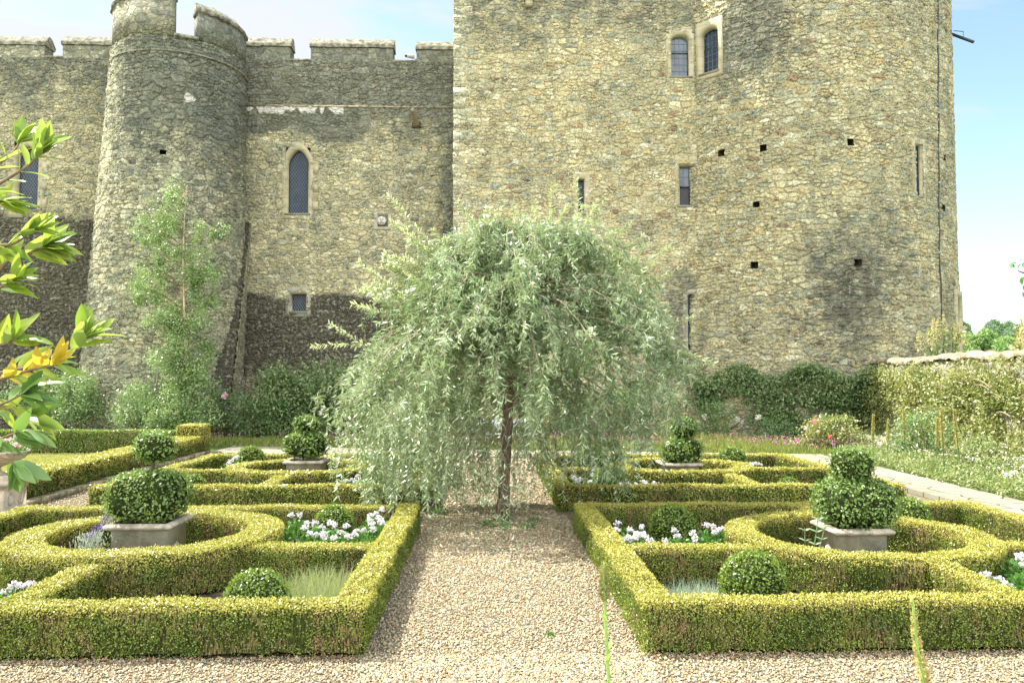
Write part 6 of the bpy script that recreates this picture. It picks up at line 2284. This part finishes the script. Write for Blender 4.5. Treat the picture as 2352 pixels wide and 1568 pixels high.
# ------------------------------------------------------------------ trees beyond the wall
M['fartree'] = leaf_mat('distant_leaf', [(0.16, 0.27, 0.09), (0.22, 0.35, 0.12), (0.30, 0.42, 0.17)], .3, .6, .3, .15)  # distance haze is put into these pale distant leaf colours
M['fartree2'] = leaf_mat('distant_leaf_dark', [(0.12, 0.20, 0.11), (0.17, 0.26, 0.14), (0.22, 0.31, 0.18)], .3, .6, .3, .15)
for k, (x, ty, Y, wp, mt, lab) in enumerate((
        (2255, 748, 110, 95, 'fartree', 'bright green round tree beyond the wall, beside the big tower'),
        (2210, 728, 140, 60, 'fartree2', 'darker tree just behind the right edge of the big tower'),
        (2300, 724, 150, 90, 'fartree2', 'darker tall tree in the middle of the distant clump'),
        (2345, 736, 140, 80, 'fartree2', 'dark tree at the right edge of the distant clump'),
        (2318, 768, 100, 70, 'fartree', 'low bright green tree in front of the distant clump'),
        (2395, 730, 150, 90, 'fartree2', 'dark tree cut by the right edge of the picture'))):
    b = np.array(base_at(x, Y))
    h_ = on(x, ty, Y)[2]
    w_ = wp / F * Y
    root = thing('tree', b, lab, 'tree', 'distant trees beyond the wall')
    tb = MB()
    tube(tb, [b, b + np.array([0, 0, h_ * .6])], [.35, .15], 7)
    r_ = np.random.default_rng(k)
    cl = []
    for q_ in range(26):
        d = unit(r_.normal(size=3))
        d[2] = abs(d[2]) * 1.0 - .25
        cl.append(b + np.array([d[0] * w_ * .42, d[1] * w_ * .42, h_ * .58 + d[2] * h_ * .38]))
        tube(tb, [b + np.array([0, 0, h_ * .35]), cl[-1]], [.12, .04], 4, False)
    tb.build('trunk', M['bark'], root)
    P = np.concatenate([c_ + unit(r_.normal(size=(700, 3))) * r_.uniform(.6, 1, (700, 1)) * np.array([w_ * .15, w_ * .15, h_ * .10]) for c_ in cl])
    fb = MB()
    leaves(fb, P, unit(r_.normal(size=P.shape)), unit(r_.normal(size=P.shape) + np.array([-.3, -.3, .8])), .42, .3)
    fb.build('crown', M[mt], root)
# rough hillside of woodland behind
fb = MB()
n = 60000
X = rng.uniform(90, 420, n)
Y_ = rng.uniform(190, 330, n)
P = np.stack([X, Y_, rng.uniform(0, 1, n) ** .4 * (9 + 3 * np.sin(X * .09) + 2 * np.sin(X * .31 + Y_ * .2) + (Y_ - 190) * .03)], -1)
leaves(fb, P, unit(rng.normal(size=(n, 3))), unit(rng.normal(size=(n, 3)) + np.array([-.3, -.3, .8])), 1.3, 1.0)
tag(fb.build('woodland', M['fartree2']), 'far belt of woodland on the horizon at the right', 'woodland', kind='stuff')
# branch of a nearer tree poking in at the right edge
tip = on(2338, 622, 9.0)
r0 = on(2480, 700, 9.0)
root = thing('tree', (r0[0] + .6, 9.0, 0), 'leafy branch of a tree poking in at the right edge against the sky', 'tree')
sb, fb = MB(), MB()
tube(sb, bez([(r0[0] + .6, 9, 0), (r0[0] + .55, 9, 2.2), r0, (r0 + tip) / 2 + np.array([0, 0, .06]), tip], 6), np.linspace(.07, .006, 25), 6)
sb.build('trunk', M['bark'], root)
for k in range(50):
    t = rng.uniform(0, 1)
    p = (r0 * t + tip * (1 - t)) + np.array([0, 0, .05]) + rng.normal(size=3) * .04
    blade_leaf(fb, p, unit(rng.normal(size=3) + np.array([-.5, 0, .2])), unit(rng.normal(size=3) + np.array([0, 0, 1])), .085, .055, .1, seg=4)
for (x, y) in ((2344, 640), (2350, 655), (2349, 670)):
    p = on(x, y, 9.0)
    blade_leaf(fb, p, np.array([.3, 0, -1.0]), np.array([0, -1.0, .3]), .08, .05, .1, seg=4)
fb.build('crown', M['freshleaf'], root)

# ------------------------------------------------------------------ laurel at the left edge, close to the camera
m, g, out = new_mat('laurel_leaf')
geo = g('ShaderNodeNewGeometry')
r = geo.outputs['Random Per Island']
c = g.ramp(r, [(0, (0.10, 0.21, 0.03)), (.3, (0.17, 0.30, 0.035)), (.7, (0.27, 0.38, 0.05)), (1, (0.36, 0.42, 0.07))])
tcl = g('ShaderNodeTexCoord')
c = g.mix(g.smooth(g.noise(tcl.outputs['Object'], 30, 3).outputs[0], .45, .75), c, (0.13, 0.24, 0.03))
c = g.mix(geo.outputs['Backfacing'], c, (0.24, 0.34, 0.10))
pr = g('ShaderNodeBsdfPrincipled', {'Base Color': c, 'Roughness': .32, 'Specular IOR Level': .6})
tr = g('ShaderNodeBsdfTranslucent', {'Color': g.mix(.5, c, (0.50, 0.62, 0.06))})
mx = g('ShaderNodeMixShader', {0: .5, 1: pr.outputs[0], 2: tr.outputs[0]})
m.node_tree.links.new(mx.outputs[0], out.inputs[0])
M['laurel'] = m
M['laurel_dark'] = leaf_mat('laurel_old_leaf', [(0.05, 0.13, 0.03), (0.10, 0.20, 0.045), (0.17, 0.28, 0.07)], .35, .4, .6, 3)
M['laurel_orange'] = leaf_mat('laurel_turning_leaf', [(0.55, 0.30, 0.03), (0.60, 0.42, 0.05), (0.50, 0.45, 0.07)], .45, .35, .5, 3)
lau = thing('laurel_bush', (-3.4, 3.9, 0), 'bright green laurel branches with a few orange leaves, close by at the left edge', 'shrub')
lr = np.random.default_rng(8)
LY = 3.85
stems_ = [  # path in photo positions, rosette leaves at the tip, leaves along, colour
    ([(-260, 560), (-60, 450), (10, 415), (70, 375), (100, 345)], 13, 8, 'laurel', 68),
    ([(-200, 480), (-50, 400), (20, 360), (50, 320)], 10, 5, 'laurel', 60),
    ([(-260, 700), (-40, 640), (20, 600), (80, 575), (112, 562)], 12, 8, 'laurel', 70),
    ([(-240, 640), (-30, 570), (30, 560), (75, 530)], 8, 6, 'laurel', 66),
    ([(-250, 760), (-60, 690), (0, 660), (40, 640)], 7, 6, 'laurel', 66),
    ([(-200, 560), (-60, 500), (-20, 470), (10, 460)], 7, 4, 'laurel', 62),
    ([(-260, 930), (-60, 870), (40, 848), (120, 828), (170, 800), (196, 775)], 14, 7, 'laurel', 70),
    ([(-220, 900), (-40, 880), (30, 860), (90, 845), (130, 838)], 6, 9, 'laurel_orange', 62),
    ([(-200, 840), (-40, 800), (10, 790), (40, 775)], 6, 4, 'laurel', 66),
    ([(-240, 1000), (-60, 950), (10, 925), (60, 900)], 9, 6, 'laurel_dark', 70),
    ([(-240, 1100), (-60, 1040), (-5, 1010), (45, 990)], 9, 5, 'laurel_dark', 74),
    ([(-240, 1120), (-50, 1060), (10, 1050), (35, 1070)], 9, 4, 'laurel_dark', 70),
    ([(-240, 960), (-60, 930), (20, 940), (70, 955)], 6, 5, 'laurel', 66),
]
sm = MB()
acc = {'laurel': MB(), 'laurel_dark': MB(), 'laurel_orange': MB()}
camv = np.array([0, -1.0, 0])
for path, ntip, nal, mt, Lpx in stems_:
    yy = LY + lr.uniform(-.25, .25)
    pts = bez([on(x, y, yy) for x, y in path], 6)
    tube(sm, pts, np.linspace(.012, .0035, len(pts)), 6)
    tg = unit(pts[-1] - pts[-4])
    for k in range(int((ntip + nal) * (.8 if mt == 'laurel_dark' else 1.2))):
        if k < ntip:
            p = pts[-1] - tg * lr.uniform(0, .035)
            spread = .95
            t_ = tg
        else:
            i = lr.integers(int(len(pts) * .35), len(pts) - 2)
            p = pts[i]
            t_ = unit(pts[i + 1] - pts[i])
            spread = 1.15
        a = lr.uniform(0, 6.28)
        s1_ = unit(np.cross(t_, np.array([0, 1.0, .1])))
        s2_ = np.cross(t_, s1_)
        D = unit(t_ * lr.uniform(.55, 1.1) + (s1_ * math.cos(a) + s2_ * math.sin(a) * .75) * spread * lr.uniform(.4, 1) + np.array([0, 0, .15 if mt != 'laurel_dark' else -.25]))
        N = unit(t_ * .8 + np.array([-.15, -.45, .8]) + lr.normal(size=3) * .4)
        L = Lpx / F * yy * lr.uniform(.8, 1.3)
        blade_leaf(acc['laurel' if (mt == 'laurel_orange' and lr.uniform() < .35) else mt], p, D, N, L, L * lr.uniform(.33, .44), lr.uniform(.0, .28), lr.uniform(.05, .2))
sm.build('branches', M['twig'], lau)
acc['laurel'].build('young_leaves', M['laurel'], lau, smooth=True)
acc['laurel_dark'].build('old_leaves', M['laurel_dark'], lau, smooth=True)
acc['laurel_orange'].build('turning_leaves', M['laurel_orange'], lau, smooth=True)

# ------------------------------------------------------------------ mulleins in the foreground
M['mullein'] = leaf_mat('mullein_leaf', [(0.24, 0.38, 0.09), (0.36, 0.48, 0.15)], .35, .6, .3, 4)
M['bud'] = leaf_mat('mullein_bud', [(0.10, 0.16, 0.06), (0.17, 0.22, 0.10), (0.40, 0.34, 0.10)], .2, .7, .2, 4)


def mullein(pth_px, Y, head, label, budmat, lw=1.0, nleaf=20, rs=.0115):
    pts = bez([at(x, y, Y=Y) for x, y in pth_px] , 10)
    low = pts[0].copy()
    ext = np.array([low + np.array([-.0, 0, -(low[2]) * t]) for t in np.linspace(1, .1, 10)])
    full = np.vstack([ext, pts])
    sl = np.concatenate([[0], np.cumsum(np.linalg.norm(np.diff(full, axis=0), axis=1))])
    sq = np.linspace(0, sl[-1], 80)
    full = np.stack([np.interp(sq, sl, full[:, c_]) for c_ in range(3)], -1)
    root = thing('mullein', (full[0][0], Y, 0), label, 'wildflower', 'tall mullein stalks in the foreground')
    sb = MB()
    tube(sb, full, np.linspace(rs * .8, rs * .35, len(full)), 10)
    sb.build('stem', M['mullein'], root, smooth=True)
    fb = MB()
    L_ = len(full)
    for k in range(nleaf):
        s_ = .05 + (1 - head - .08) * k / nleaf
        i = int(s_ * (L_ - 1))
        a = k * 2.4
        o_ = np.array([math.cos(a), math.sin(a) * .8, 0])
        ll = (.105 - .05 * s_) * lw * rng.uniform(.75, 1.2)
        blade_leaf(fb, full[i], unit(o_ * .62 + np.array([0, 0, 1.0])), unit(-o_ + np.array([0, 0, .45])), ll, ll * .42, .05, .16)
    fb.build('leaves', M['mullein'], root, smooth=True)
    hb = MB()
    n = 260
    s_ = rng.uniform(1 - head, 1.0, n)
    i = np.minimum((s_ * (L_ - 1)).astype(int), L_ - 2)
    f = (s_ * (L_ - 1) - i)[:, None]
    P = full[i] * (1 - f) + full[i + 1] * f
    th = rng.uniform(0, 6.28, n)
    o_ = np.stack([np.cos(th), np.sin(th), np.full(n, .5)], -1)
    tap = (1 - .5 * (s_ - (1 - head)) / head)[:, None]
    leaves(hb, P + o_ * .010 * tap, unit(o_), unit(rng.normal(size=(n, 3))), .021 * tap[:, 0], .016 * tap[:, 0], 'fold')
    hb.build('bud_spike', M[budmat], root)


mullein([(1400, 1600), (1396, 1520), (1391, 1430), (1388, 1360), (1386, 1322), (1387, 1292)], 3.5, .10, 'slender green mullein with small stem leaves at the middle foreground', 'bud', nleaf=42, lw=.95, rs=.016)
mullein([(2128, 1600), (2118, 1540), (2106, 1480), (2101, 1430), (2097, 1385), (2093, 1370)], 3.2, .22, 'pale yellow-budded mullein leaning at the right foreground', 'foxtail', nleaf=24, lw=.65, rs=.016)
